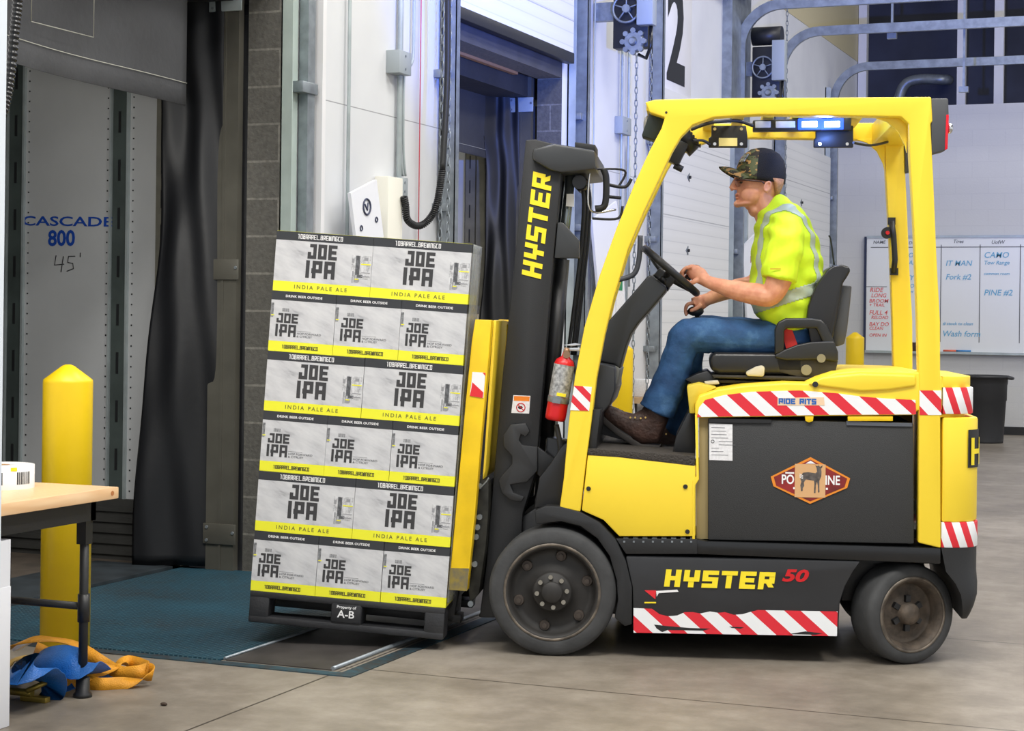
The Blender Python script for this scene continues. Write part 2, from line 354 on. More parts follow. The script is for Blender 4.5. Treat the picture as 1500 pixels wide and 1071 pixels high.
# ------------------------------------------------------------------ trailers seen through the open doors
TRW = mat('trailer_lining', (188, 190, 192), .6, var=.05, vscale=2.)
TRG = mat('trailer_post', (74, 84, 82), .6, var=.15)
TRX = .60
TRD = mat('trailer_dark', (60, 60, 58), .7, var=.2)
def trailer(yc, label, lettered):
    t = empty('semi_trailer', (XW-TRX, yc, 0), label, 'trailer', None)
    hw = 1.26; hz = 2.95; L = 6.
    fl = MB().box((-L, -hw, -.12), (0, hw, .0)).build('trailer_floor', mat('trailer_planks', (92, 82, 72), .7, var=.3, vscale=5), t)
    MB().box((-L, -hw, hz), (0, hw, hz+.08)).build('roof', TRD, t)
    MB().box((-L-.1, -hw, -.12), (-L, hw, hz)).build('front_wall', TRW, t)
    for sgn in (-1, 1):
        ys = sorted((sgn*hw, sgn*(hw-.02)))
        MB().box((-L, ys[0], .34), (-.12, ys[1], hz)).build('side_wall', TRW, t)
        ys = sorted((sgn*hw, sgn*(hw-.05)))
        k = MB().box((-L, ys[0], 0), (-.12, ys[1], .34))
        for q in range(5): k.box((-L, ys[0]-.012*(sgn > 0), .03+q*.06), (-.12, ys[1]+.012*(sgn < 0), .055+q*.06))
        k.build('kick_plate', TRD, t)
    # slotted posts with riveted edges on the far wall
    xs = [ony(u, 500, yc+hw-.03).x-(XW-TRX) for u in (20, 172)] if lettered else []
    for x in xs:
        ax = [x-.075, x+.075]
        m_ = MB().box((x-.045, hw-.03, .33), (x+.045, hw-.018, hz))
        m_.k = 1
        for q in range(9): m_.box((x-.008, hw-.033, .5+q*.27), (x+.008, hw-.0302, .62+q*.27))
        m_.k = 2; m_.box((x+.05, hw-.04, .33), (x+.064, hw-.02, hz)).box((x-.062, hw-.04, .33), (x-.052, hw-.02, hz))
        m_.k = 1
        for q in range(44):
            for xx in (x-.085, x+.085): m_.box((xx-.004, hw-.0225, .38+q*.058), (xx+.004, hw-.0195, .388+q*.058))
        m_.build('slotted_post', [TRG, KPR, STL2], t)
    m_ = MB().box((-.2, hw-.08, 0), (-.12, hw-.02, hz)).box((-.1, hw-.1, -.1), (.0, hw+.03, hz)); m_.k = 1
    for q in range(14): m_.box((-.168, hw-.0815, .25+q*.19), (-.158, hw-.0795, .35+q*.19))
    m_.build('rear_frame', [mat('rear_frame_grey', (112, 110, 100), .6, var=.2), KPR], t)
    MB().box((-.2, -hw-.03, -.1), (0, -hw+.06, hz)).build('rear_frame', TRD, t)
    MB().box((-.12, -hw, -.3), (0, hw, 0)).build('sill', TRD, t)
    if lettered:
        yy = hw-.0235; bx = XW-TRX
        P = ony(98, 325, yc+yy); 
        text_obj('lettering', 'CASCADE', .052, BPR, t, side(P.x-bx, yy, P.z, -.02), bold=.02, sx=1.85, ext=.001)
        P = ony(90, 350, yc+yy)
        text_obj('lettering', '800', .085, BPR, t, side(P.x-bx, yy, P.z), bold=.035, ext=.001)
        P = ony(97, 387, yc+yy); mk = MB(); h = Matrix.Translation((P.x-bx-.07, yy, P.z-.04)) @ SIDE
        for st in ([(0,.09),(-.01,.035),(.055,.04)],[(.05,.085),(.035,-.005)],[(.13,.085),(.085,.085),(.08,.05),(.115,.045),(.12,.015),(.075,.0)],[(.165,.105),(.165,.08)]):
            mk.tube([h @ Vector((x*1.0, y, 0)) for x, y in st], .003, 5)
        mk.build('lettering', KPR, t)['label'] = "hand-written black marker 45'"
    return t
yt = D[0][1]+.12-1.26
trailer(yt, 'pale lined trailer standing open behind the left dock door', True)
trailer(D[1][1]-.0-1.2+.05, 'grey trailer interior seen behind the second dock door and its curtain', False)

# ------------------------------------------------------------------ dock shelters: steel posts, curtains
CUR = mat('black_curtain', (27, 28, 31), .5, bump=.05, bscale=20, spec=.35)
FLP = mat('charcoal_flap', (58, 59, 62), .75, var=.15, vscale=3, bump=.2, bscale=25)
JMB = mat('brown_grey_steel', (92, 90, 82), .5, .2, var=.1)
def sheet(fn, nu, nv, name, m, parent=None, thick=.004):
    mb = MB(); vs = []
    for sgn in (0, 1):
        for j in range(nv+1):
            for i in range(nu+1): vs.append(Vector(fn(i/nu, j/nv))+Vector((0, 0, 0) if not sgn else (thick*.6, thick*.6, thick*.3)))
    o = (nu+1)*(nv+1); fs = []
    for j in range(nv):
        for i in range(nu):
            a = j*(nu+1)+i; q = (a, a+1, a+nu+2, a+nu+1); fs.append(q); fs.append(tuple(o+k for k in reversed(q)))
    edge = [i for i in range(nu+1)]+[j*(nu+1)+nu for j in range(1, nv+1)]+[nv*(nu+1)+i for i in reversed(range(nu))]+[j*(nu+1) for j in reversed(range(1, nv))]
    for k in range(len(edge)):
        a, b = edge[k], edge[(k+1) % len(edge)]; fs.append((a, b, b+o, a+o))
    mb.add(vs, fs, True); return mb.build(name, m, parent)
def shelter(y0, y1, first):
    # side post at the far jamb
    pc = tag(empty('dock_post', (XW-TH-.07, y1, 0)), 'brown-grey steel dock post with bolted brackets beside the %s curtain' % ('left black' if first else 'second dock door'), 'post')
    MB().box((-.13, -.05, 0), (.04, .0, 3.4)).box((-.05, -.056, 0), (-.035, -.05, 3.4)).build('channel', JMB, pc)
    for z in ((.2, 1.62, 3.06) if first else (3.0,)):
        br = MB().box((-.14, -.064, z-.055), (.06, -.052, z+.055)).build('bracket', STL2 if z > 2 else JMB, pc, bevel=.003)
        b = MB()
        for x, zz in ((-.115, .035), (-.115, -.035), (.045, .01)): b.cyl((x, -.07, z+zz), (x, -.064, z+zz), .009, n=8)
        b.each('bolt', STL, br)
    # black side curtain, hanging with soft folds
    wdt = .36 if first else .26
    def f(s, t):
        z = .02+t*3.5; x = XW-TH-.12-wdt*(s)*(1.28-.42*min(1, t*1.3)+.03*math.sin(t*9))
        fold = .03*math.sin(s*5+t*6)*(.4+s)+.014*math.sin(s*13-t*11+1)+.012*math.sin(s*9+t*23)*s
        return (x, y1-.04-.12*s+fold*.8-.05*math.exp(-((t-.78)/.04)**2)*s, z)
    cu = sheet(f, 28, 60, 'side_curtain', CUR)
    tag(cu, 'black vinyl side curtain hanging in folds at the %s dock door' % ('left' if first else 'second'), 'curtain')
    return pc
shelter(*D[0], True); shelter(*D[1], False)
# head flaps
def flap(xp, ya, yb, zt, zb, label, sag=.03, tilt=0.):
    r = empty('head_flap', (0, 0, 0), label, 'curtain')
    def f(s, t): return (xp+.05*math.sin(s*9)*.4*(1-t)+.03*(1-t)*math.sin(s*4+2), ya+(yb-ya)*s, zb+tilt*s+sag*math.sin(s*3+1)*(1-t)*.6+(zt-zb-tilt*s)*t)
    sheet(f, 40, 14, 'flap', FLP, r)
    def h(s, t): p = f(s, .045+.045*t); return (p[0]+.012, p[1], p[2]-.045)
    sheet(lambda s, t: (f(s, .1)[0]+.008, f(s, .1)[1], f(s, .1)[2]+(t-.5)*.0035), 40, 1, 'seam', mat('seam_thread', (150, 150, 140), .7), r, .0006)
    return r
xf = XW-.28
fa = onx(272, 120, xf)
zb = onx(150, 125, xf).z
r = flap(xf, D[0][0]-.2, fa.y, 3.6, zb+.0, 'charcoal canvas head flap hanging across the top of the left dock door')
q = MB()
a = onx(42, 0, xf+.02); b_ = onx(133, 55, xf+.02)
for p0, p1 in (((a.y, b_.z+.4), (a.y, b_.z)), ((a.y, b_.z), (b_.y, b_.z)), ((b_.y, b_.z), (b_.y, b_.z+.4))):
    q.tube([(xf+.035, p0[0], p0[1]), (xf+.035, p1[0], p1[1])], .0025, 5)
q.build('patch_stitching', mat('seam_thread', (150, 150, 140), .7), r)
xf = XW-.55
flap(xf, D[1][0]-.3, onx(728, 200, xf).y, onx(690, 105, xf).z, onx(690, 225, xf).z, 'wrinkled charcoal head flap hanging in the second dock door')
# orange timber strip over door 2
mb = MB(); mb.box((XW-TH-.04, D[1][0], HL-.02), (XW-TH, D[1][0]+1.72, HL+.03)); struct(mb.build('trim_2', mat('orange_timber', (176, 130, 90), .6)))
# black floor-to-frame blanks added at the sides of door 2 and above trailers so the yard stays dark
for y0_, y1_ in D[:2]:
    mb = MB(); mb.box((XW-.8, y0_-.6, 3.06), (XW-TH-.06, y1_+.6, 3.8)); tag(mb.build('top_blank', FLP), 'dark blank added over the %s door' % ('left' if y0_ < 8 else 'second'), 'dock shelter')
    mb = MB(); mb.box((XW-.57, y0_-.5, -1.2), (XW-TH-.001, y0_-.05, 3.0)); tag(mb.build('side_blank', FLP), 'dark side blank added on the near edge of the %s door' % ('left' if y0_ < 8 else 'second'), 'dock shelter')
    mb = MB(); mb.box((XW-.57, y1_+.06, -1.2), (XW-TH-.001, y1_+.5, 3.0)); tag(mb.build('side_blank', FLP), 'dark side blank added on the far edge of the %s door' % ('left' if y0_ < 8 else 'second'), 'dock shelter')

# ------------------------------------------------------------------ overhead doors
g = NG('ribbed_door_panel', .5)
rib = g.f('PINGPONG', g.z, .052)
sec = g.f('LESS_THAN', g.f('ABSOLUTE', g.f('SUBTRACT', g.f('FLOORED_MODULO', g.z, .66), .33)), .0045)
g.col(g.mix(sec, g.ramp(g.f('DIVIDE', rib, .052), [(0, (196, 198, 200)), (.12, (216, 217, 217)), (1, (219, 220, 220))]), (168, 170, 173))); g.bump(g.f('DIVIDE', rib, .052), .25, .004)
DOORM = g.m
def dock_door(k, z0, label, knobs):
    a, b = D[k]; r = empty('door_%d' % (k+1), (XW+.03, (a+b)/2, 0)); struct(r, label)
    hw = (b-a)/2+.04
    MB().box((0, -hw, z0+.06), (.045, hw, z0+3.4)).build('panel', DOORM, r)
    MB().box((-.02, -hw-.01, z0-.02), (.05, hw+.01, z0+.06)).build('bottom_seal', BLK, r, bevel=.006)
    for y, z in knobs:
        m_ = MB(); m_.cyl((.045, y, z), (.052, y, z), .05, .045, n=3); m_.k = 1; m_.cyl((.052, y, z), (.07, y, z), .014, n=10); m_.build('lock_knob', [STL, KPR], r)
    return r
dock_door(1, HT, 'raised white ribbed dock door with black bottom seal', [])
kn = lambda u, v, k: (Y(u, v)-(D[k][0]+D[k][1])/2, Z(u, v))
dock_door(2, .02, 'closed white ribbed dock door behind the steering wheel', [kn(997, 260, 2), kn(995, 367, 2)])
dock_door(3, .02, 'closed white ribbed dock door behind the driver', [kn(1164, 297, 3)])

# ------------------------------------------------------------------ door tracks and rails
def track(y, z1, curve, flip, label, hx=0.):
    r = empty('door_track', (XW, y, 0), label, 'door track')
    if curve:
        R_ = .42; zc = 4.56-R_; rr = []
        path = [Vector((.09, 0, .3)), Vector((.09, 0, zc))]+[Vector((.09+R_*(1-math.cos(t)), 0, zc+R_*math.sin(t))) for t in [PI/2*k/10 for k in range(1, 11)]]+[Vector((hx, 0, 4.56))]
        rr = []
        for i, p in enumerate(path):
            d = (path[min(i+1, len(path)-1)]-path[max(0, i-1)]).normalized(); nrm = Vector((d.z, 0, -d.x))
            rr.append([p+nrm*x+Vector((0, yy, 0)) for x, yy in ((-.05,-.025),(.05,-.025),(.05,.025),(.045,.025),(.045,-.02),(-.045,-.02),(-.045,.025),(-.05,.025))])
        m_ = MB(); m_.rings(rr, True, False); m_.build('rail', STL, r)
    else:
        MB().box((.03, -.03, .2), (.13, -.024, z1)).box((.03, -.03, .2), (.036, .03, z1)).box((.124, -.03, .2), (.13, .03, z1)).build('rail', STL, r)
    MB().box((0, -.09*flip-.035, .0), (.012, -.09*flip+.035, z1 if not curve else 4.3)).box((0, -.09*flip-.035, .0), (.07, -.09*flip-.03, z1 if not curve else 4.3)).build('angle', STL2, r)
    for z in (1.1, 2.05, 2.9): MB().box((.0, -.09, z), (.1, -.02, z+.05)).build('bracket', STL, r, bevel=.002)
    return r
# wide pale angle beside the left door
r = empty('door_track', (XW, D[0][1], 0), 'pale green-white steel door track and angle beside the left dock door', 'door track')
MB().box((.0, .0, 0), (.07, .006, 6)).box((.0, .0, 0), (.008, .17, 6)).build('angle', mat('pale_green_steel', (182, 196, 190), .5, .1, var=.06), r)
MB().box((.06, .18, 0), (.065, .26, 6)).box((.01, .18, 0), (.06, .185, 6)).box((.01, .255, 0), (.06, .26, 6)).build('rail', STL, r)
MB().box((.01, .1, 2.58), (.08, .27, 2.64)).build('hinge_bracket', STL, r, bevel=.003)
MB().box((.0, .30, 0), (.09, .34, 6)).build('edge_trim', WHT, r)
track(Y(640), 6, False, -1, 'galvanised door track with hanging chains beside the second dock door')
track(Y(836), 6, False, 1, 'bluish galvanised track on the far side of the second dock door')
track(Y(948), 6, False, -1, 'galvanised track on the near side of the closed door behind the windscreen pillar')
track(Y(1070, 300), 6, True, 1, 'galvanised track that curves overhead, nearest of the three overhead rails', 9)
track(Y(1131, 300), 6, True, -1, 'galvanised overhead rail, middle of the three rails above the truck', 9)
track(Y(1210, 300), 6, True, 1, 'galvanised overhead rail, lowest and farthest of the three rails', 9)
# second column strips between door 3 and 4
for u, c in ((1086, STL2),):
    struct(MB().box((XW, Y(u)-.03, 0), (XW+.06, Y(u)+.03, 6)).build('trim_3', c))
# vertical conduits on the white wall
def conduit(pts, rad, label, m=STL2, name='conduit', cat='conduit'):
    return tag(MB().tube(pts, rad, 8).build(name, m), label, cat)
xc = XW+.03
def wp(u, v, x=xc): return onx(u, v, x)
conduit([(xc, Y(501), 0), (xc, Y(501), 6)], .011, 'thin galvanised conduit running straight up the white wall left of the junction box')
conduit([(xc, Y(576), 0), (xc, Y(576), 6)], .018, 'thick galvanised conduit running up the white wall beside the junction box')
conduit(sp([wp(606, 0)+Vector((0, 0, .5)), wp(606, 60), wp(603, 92), wp(598, 96)], 5), .010, 'curved conduit dropping to the right side of the junction box')
for i, (ua, ub) in enumerate(((586, 590), (592, 594))):
    conduit(sp([wp(ua+1, 106), wp(ua, 112), wp(ua-1, 150), wp(ub-3, 220), wp(ub, 258)], 5), .008, 'thin conduit between the junction box and the switch box, %s of two' % ('left' if i == 0 else 'right'))
conduit([(XW+.02, Y(608), 0), (XW+.02, Y(608), 6)], .004, 'thin red line running down the white wall', mat('red_cord', (200, 90, 100), .6), 'red_cord', 'cord')
for i, u in enumerate((862, 903, 913)):
    conduit([(xc, Y(u), 0), (xc, Y(u), 6)], .012 if i else .006, ['faint panel seam strip on the wall behind the mast', 'vertical conduit on the wall left of the green-lit lamp', 'vertical cable beside the grey wall box'][i])
conduit([wp(922, 196)+Vector((0,0,-.1)), wp(921, 420)], .012, 'short conduit dropping from the grey wall box behind the pillar')
def wallbox2(u0, u1, v0, v1, label, m, name='junction_box', cat='electrical box', d=.09):
    a = onx(u0, v1, XW+d); b = onx(u1, v0, XW+d)
    r = MB().box((XW, a.y, a.z), (XW+d, b.y, b.z)).build(name, m, None, bevel=.004); tag(r, label, cat)
    c = MB().cyl((XW+d, (a.y+b.y)/2, b.z-.03), (XW+d+.004, (a.y+b.y)/2, b.z-.03), .008, n=8).cyl((XW+d, (a.y+b.y)/2, a.z+.03), (XW+d+.004, (a.y+b.y)/2, a.z+.03), .008, n=8).build('screw', STL, r)
    return r
GB = mat('grey_box', (158, 166, 170), .5)
wallbox2(585, 603, 78, 106, 'light grey square junction box high on the white wall', GB)
wallbox2(588, 598, 261, 287, 'small grey switch box low on the white wall above the coiled cable', GB, 'switch_box')
wallbox2(912, 925, 174, 195, 'grey wall box behind the front pillar of the truck', GB, 'switch_box', d=.07)
# chains
def chain(y, z0, z1, x, label):
    m_ = MB(); n = int((z1-z0)/.052)
    for i in range(n):
        z = z0+i*.052; odd = i % 2
        pts = [(x+(.012*math.cos(t) if odd else 0), y+(0 if odd else .014*math.cos(t)), z+.033*math.sin(t)) for t in [2*PI*k/8 for k in range(8)]]
        m_.tube(pts, .0042, 4, close=True, up=(0, 1, 0) if odd else (1, 0, 0))
    return tag(m_.build('hoist_chain', STL), label, 'chain')
chain(Y(622, 300), .8, 4, XW+.16, 'galvanised door chain hanging left of the second door track')
chain(Y(645, 300, XW+.18), .8, 4, XW+.18, 'galvanised door chain hanging right of the second door track')
chain(Y(930, 300, XW+.16), .4, 5, XW+.16, 'galvanised door chain hanging behind the yellow front pillar')
chain(Y(951, 300, XW+.2), .4, 5, XW+.2, 'galvanised door chain hanging on the closed white door behind the pillar')
chain(Y(1151, 200, XW+.2), .1, 7.4, XW+.2, 'galvanised door chain hanging on the door behind the driver')
# coiled cable to the second track
def coil(path, R_, turns, rad, name, label, m, parent=None):
    P = sp(path, 40); n = len(P); out = []
    L = [0]
    for i in range(1, n): L.append(L[-1]+(P[i]-P[i-1]).length)
    N = turns*10
    for k in range(N+1):
        s_ = L[-1]*k/N; i = max(1, next((j for j in range(n) if L[j] >= s_), n-1)); t = (s_-L[i-1])/max(1e-6, L[i]-L[i-1]); p = P[i-1].lerp(P[i], t)
        d = (P[i]-P[i-1]).normalized(); e = d.cross(Vector((1, .3, .2))).normalized(); g_ = d.cross(e); th = 2*PI*k/10
        out.append(p+(e*math.cos(th)+g_*math.sin(th))*R_)
    return MB().tube(out, rad, 5).build(name, m, parent)
xq = XW+.12
pth = [wp(592, 288, xq), wp(594, 300, xq), wp(597, 322, xq), wp(612, 331, xq), wp(628, 322, xq+.05), wp(640, 298, xq+.1), wp(648, 250, xq+.12)]
o = coil(pth, .018, 60, .006, 'coiled_cable', '', BLK2); tag(o, 'black coiled cable looping from the switch box to the second door track', 'cable')
tag(MB().tube(sp([wp(648, 250, xq+.12), wp(655, 120, xq+.12), wp(656, 0, xq+.12), wp(656, -80, xq+.12)], 8), .02, 8).build('cable', BLK2), 'black cable hanging in front of the second dock door edge', 'cable')
# leaning white plates
def plate(P0, w_, h_, lean, label, logo=True):
    r = empty('leaning_panel', Matrix.Translation(P0) @ Matrix.Rotation(lean, 4, 'X'), label, 'panel')
    MB().prism([(0, 0), (0, 0.001), (0, h_), (0, h_)], 0, 0) if 0 else None
    m_ = MB(); vs = [(0, 0, 0), (0, w_, 0), (0, w_, h_), (0, 0, h_)]; m_.add(vs+[(x+.02, y, z) for x, y, z in vs], [(0,1,2,3),(7,6,5,4),(0,4,5,1),(1,5,6,2),(2,6,7,3),(3,7,4,0)])
    m_.build('board', mat('glossy_white_board', (232, 234, 240), .15), r)
    if logo:
        MB().tube([(.023, w_/2+.045*math.cos(t), h_-.12+.045*math.sin(t)) for t in [2*PI*k/16 for k in range(16)]], .006, 5, close=True).tube([(.023, w_/2-.02, h_-.1), (.023, w_/2, h_-.14), (.023, w_/2+.02, h_-.1)], .005, 5).build('emblem', mat('navy_print', (60, 66, 90), .5), r)
        for yy in (-.1, .1): MB().tube([(.023, w_/2+yy+.014*math.cos(t), h_-.22+.014*math.sin(t)) for t in [2*PI*k/12 for k in range(12)]], .004, 5, close=True).build('hole', mat('navy_print', (60, 66, 90), .5), r)
    return r
p = wp(509, 283, XW+.12); plate(Vector((XW+.12, p.y+p.z*math.tan(.3), .0)), .34, p.z/math.cos(.3), .3, 'glossy white board with a round emblem leaning on the wall above the cartons')
p = wp(560, 258, XW+.06); 
tag(MB().box((XW+.01, p.y, 0), (XW+.1, p.y+.2, p.z)).build('foam_board', mat('cream_board', (226, 224, 212), .6), None, bevel=.004), 'cream foam board standing against the white wall', 'panel')
p = wp(864, 322, XW+.1); plate(Vector((XW+.1, p.y+p.z*math.tan(.3), 0)), .62, p.z/math.cos(.3), .3, 'white board leaning on the wall just behind the mast', False)
p = wp(1085, 362, XW+.1); plate(Vector((XW+.1, p.y+p.z*math.tan(.3), 0)), .6, p.z/math.cos(.3), .3, 'white board leaning on the wall in front of the driver chest', False)
# small posters
def poster(u0, u1, v0, v1, X, label, bands):
    a = onx(u0, v1, X); b = onx(u1, v0, X); m_ = MB(); h_ = b.z-a.z
    for k, (f0, f1, _) in enumerate(bands): m_.k = k; m_.box((X-.005, a.y, a.z+h_*f0), (X, b.y, a.z+h_*f1))
    return tag(m_.build('poster', [q[2] for q in bands]), label, 'poster')
poster(1073, 1080, 323, 389, XW+.03, 'narrow poster with blue sky photograph on the wall before the driver', [(0, .2, mat('pgrey', (120, 125, 130), .6)), (.2, .55, mat('pgrey2', (165, 168, 172), .6)), (.55, 1, mat('psky', (70, 140, 200), .6))])
poster(900, 912, 410, 425, XW+.13, 'small green safety notice behind the front pillar', [(0, 1, mat('pgreen', (30, 130, 80), .6))])
poster(903, 914, 425, 470, XW+.128, 'white paper notice under the green notice behind the pillar', [(0, 1, WHS)])
# the number sign
p0 = onx(965, 136, XW+.05); p1 = onx(1014, 0, XW+.05)
r = empty('number_sign', (XW+.03, (p0.y+p1.y)/2, 0), 'large white dock number sign with a tall black 2', 'sign')
hw = (p1.y-p0.y)/2; zc = p0.z
MB().box((0, -hw, zc), (.02, hw, zc+1.08)).build('board', WHT, r, bevel=.004)
WALLX = Matrix(((0,0,1,0),(1,0,0,0),(0,1,0,0),(0,0,0,1)))       # text plane -> wall facing +x (reads along +Y)
text_obj('number', '2', .84, KPR, r, Matrix.Translation((.0225, 0, zc+.55)) @ WALLX, bold=.045, sx=.92, ext=.001)
# door operators
def opener(u, v, label):
    P = onx(u, v, XW+.32)
    r = empty('door_operator', Matrix.Translation((XW+.32, P.y, P.z)) @ Matrix.Rotation(-PI/2, 4, 'Z') @ Matrix.Scale(.72, 4), label, 'door operator')
    MB().box((.05, -.44, -.1), (.15, -.15, .1)).build('wall_arm', STL, r)
    MB().box((.02, -.2, -.42), (.2, .2, .3)).build('bracket_plate', BLK, r, bevel=.01)
    MB().box((.2, .12, -.2), (.36, .3, .36)).build('control_box', GB, r, bevel=.008)
    wm = MB(); c_ = Vector((.26, -.03, 0))
    wm.tube([c_+Vector((0, .15*math.cos(t), .15*math.sin(t))) for t in [2*PI*k/28 for k in range(28)]], .014, 6, close=True)
    for k in range(5): t = 2*PI*k/5+.3; wm.tube([c_, c_+Vector((0, .15*math.cos(t), .15*math.sin(t)))], .009, 6)
    wm.cyl(c_-Vector((.06, 0, 0)), c_+Vector((.02, 0, 0)), .045, n=16); wm.build('chain_wheel', STL, r)
    gm = MB(); c2 = Vector((.26, .05, -.36))
    gm.cyl(c2-Vector((.06, 0, 0)), c2, .12, .10, n=24); 
    for k in range(8): t = 2*PI*k/8; gm.cyl(c2+Vector((-.04, .12*math.cos(t), .12*math.sin(t))), c2+Vector((.01, .12*math.cos(t), .12*math.sin(t))), .03, n=8)
    gm.cyl(c2, c2+Vector((.05, 0, 0)), .05, .03, n=16); gm.build('gearbox', STL, r)
    MB().cyl((.17, -.2, .45), (.17, .22, .45), .13, n=24).build('motor', BLK2, r)
    MB().tube([(.25, .25, -.2), (.3, .27, -.42), (.25, .2, -.55), (.2, .1, -.5)], .02, 8).build('hose', BLKG, r)
    return r
opener(932, 18, 'black door operator with spoked chain wheel lit blue, upper left of the truck roof')
opener(1127, 102, 'black door operator with spoked chain wheel above the driver')
# springs / shaft pieces high up
tag(MB().cyl((XW+.2, Y(1040, 5), 4.72), (XW+.2, Y(1078, 5), 4.72), .06, n=16).build('torsion_shaft', BLK2), 'black torsion spring shaft over the closed dock door', 'spring')
tag(MB().tube(sp([ony(1316, 165, 24.3), ony(1318, 140, 24.3), ony(1328, 122, 24.3), ony(1350, 116, 24.3), ony(1385, 117, 24.3), ony(1388, 117, 24.8)], 8), .07, 12).build('duct_pipe', STL), 'bent galvanised pipe above the far wall', 'pipe')
struct(MB().box((XW, Y(1058, 60), 3.4), (XW+.1, Y(1086, 60), 6.5)).build('trim_4', STL))
for i, (u, wd) in enumerate(((1263, .055), (1408, .055), (1463, .06))):
    P = ony(u, 100, 24.0)
    tag(MB().box((P.x-wd, 24., 4.0), (P.x+wd, 24.1, 7.4)).build('ceiling_post', WHT), 'slim white post above the far wall, %s of three' % ['leftmost', 'middle', 'rightmost'][i], 'post')
for i, (u, v) in enumerate(((1307, 30), (1412, 108))):
    P = ony(u, v, 19.5); tag(MB().box((P.x-.012, P.y-.012, P.z-.18), (P.x+.012, P.y+.012, P.z+1.5)).box((P.x-.05, P.y-.03, P.z-.2), (P.x+.05, P.y+.03, P.z-.14)).build('rail_hanger', STL), 'small rail hanger bracket %s the overhead rails' % ('high among' if i == 0 else 'low between'), 'bracket')

# spots added out of frame beside both open doors to brighten the trailers
l = bpy.data.lights.new('trailer_fill', 'SPOT'); l.energy = 100; l.color = (1, .97, .9); l.spot_size = 1.5; l.spot_blend = .6; l.shadow_soft_size = .15
o = bpy.data.objects.new('trailer_fill', l); o.location = (XW+.5, D[0][0]+.1, 2.2); o.rotation_euler = (Vector((-7.0, 8.4, 1.0))-Vector(o.location)).to_track_quat('-Z', 'Y').to_euler(); C.objects.link(o)
l2 = l.copy(); l2.energy = 70; o = bpy.data.objects.new('trailer_fill', l2); o.location = (XW+.3, D[1][0]+.1, 2.2); o.rotation_euler = (Vector((-7.2, D[1][1]+.1, 1.8))-Vector(o.location)).to_track_quat('-Z', 'Y').to_euler(); C.objects.link(o)
# ================================================================== THINGS AROUND
BOLM = mat('bollard_yellow', (244, 206, 14), .42, var=.04, vscale=3)
def bollard(P, r_, h_, label):
    return tag(MB().lathe([(r_, 0), (r_, h_-.075), (r_*.985, h_-.062), (r_*.25, h_-.006), (r_*.1, h_)], Matrix.Translation(P), 40).build('bollard', BOLM), label, 'bollard', None)
P = onz(95, 948); bollard(P, .101, 1.165, 'large yellow bollard with pointed cap standing in front of the left dock door')
P = ony(1252, 545, 20.5); P.z = 0; bollard(P, .105, 1.26, 'distant yellow bollard standing left of the whiteboard')
P = ony(909, 545, 13.6); P.z = 0; bollard(P, .1, 1.2, 'yellow bollard half hidden behind the steering console')

# whiteboard --------------------------------------------------------
yb = YE-.05
A_ = ony(1268, 513, yb); B_ = ony(1268, 349, yb); x0 = A_.x; x1 = x0+3.6; z0 = A_.z; z1 = B_.z
wbd = empty('whiteboard', (x0, yb, 0), 'long wall-mounted whiteboard ruled in columns with marker notes', 'whiteboard')
MB().box((0, 0, z0), (x1-x0, .03, z1)).build('board', mat('whiteboard_face', (226, 229, 232), .25), wbd)
MB().box((-.03, -.012, z0-.03), (0, .04, z1+.02)).build('left_edge', mat('dark_navy_edge', (30, 40, 70), .5), wbd)
MB().box((0, -.015, z1), (x1-x0, .04, z1+.03)).box((0, -.06, z0-.03), (x1-x0, .03, z0)).build('frame', STL2, wbd)
gl = MB(); zt = ony(1400, 362, yb).z
gl.box((.05, -.002, zt-.005), (x1-x0, 0, zt+.005))
for u in (1322, 1378, 1435, 1494): x = ony(u, 430, yb).x-x0; gl.box((x-.005, -.002, z0+.12), (x+.005, 0, zt+.03))
gl.box((0, -.002, ony(1280, 420, yb).z-.004), (.26, 0, ony(1280, 420, yb).z+.004)); gl.build('ruling', GPR, wbd)
CY1 = mat('cyan_marker', (104, 170, 208), .6); RD1 = mat('red_marker', (224, 96, 96), .6)
def note(u, v, s_, h_, m): P = ony(u, v, yb); text_obj('handwriting', s_, h_*.78, m, wbd, Matrix.Translation((P.x-x0, -.003, P.z)) @ SIDE, align='LEFT', shear=.2, ext=.0005, bold=.012)
for u, v, s_, h_, m in [(1279, 355, 'NAME', .05, GPR), (1331, 356, 'DOCK', .05, GPR), (1396, 354, 'Tires', .055, GPR), (1452, 355, 'UofW', .055, GPR),
    (1326, 374, 'FOOT', .07, CY1), (1326, 385, 'PAD', .07, CY1), (1327, 407, 'FY', .08, CY1), (1328, 419, 'BOLT', .06, CY1), (1328, 427, 'low', .05, CY1),
    (1385, 386, 'IT MAN', .085, CY1), (1385, 406, 'Fork #2', .085, CY1), (1381, 474, '# stock to clean', .05, CY1), (1380, 489, 'Wash form', .09, CY1),
    (1441, 374, 'CAMO', .09, CY1), (1441, 385, 'Tow Range', .06, CY1), (1441, 401, 'common room', .045, CY1), (1441, 429, 'PINE #2', .09, CY1),
    (1274, 425, 'RIDE', .07, RD1), (1276, 433, 'LONG', .06, RD1), (1273, 441, 'BROOM', .06, RD1), (1273, 447, '+ TRAIL', .05, RD1), (1273, 458, 'FULL 4', .07, RD1), (1276, 465, 'RELOAD', .05, RD1), (1273, 475, 'BAY DO', .06, RD1), (1273, 481, 'CLEAN', .05, RD1), (1273, 491, 'OPEN IN', .05, RD1)]: note(u, v, s_, h_, m)
P = ony(1333, 504, yb); tag(MB().box((P.x-.12, yb-.055, z0+.001), (P.x+.09, yb-.005, z0+.11)).build('eraser', mat('eraser_felt', (90, 62, 58), .8, var=.4, vscale=20), None, .006), 'dark board eraser standing on the whiteboard tray', 'eraser')
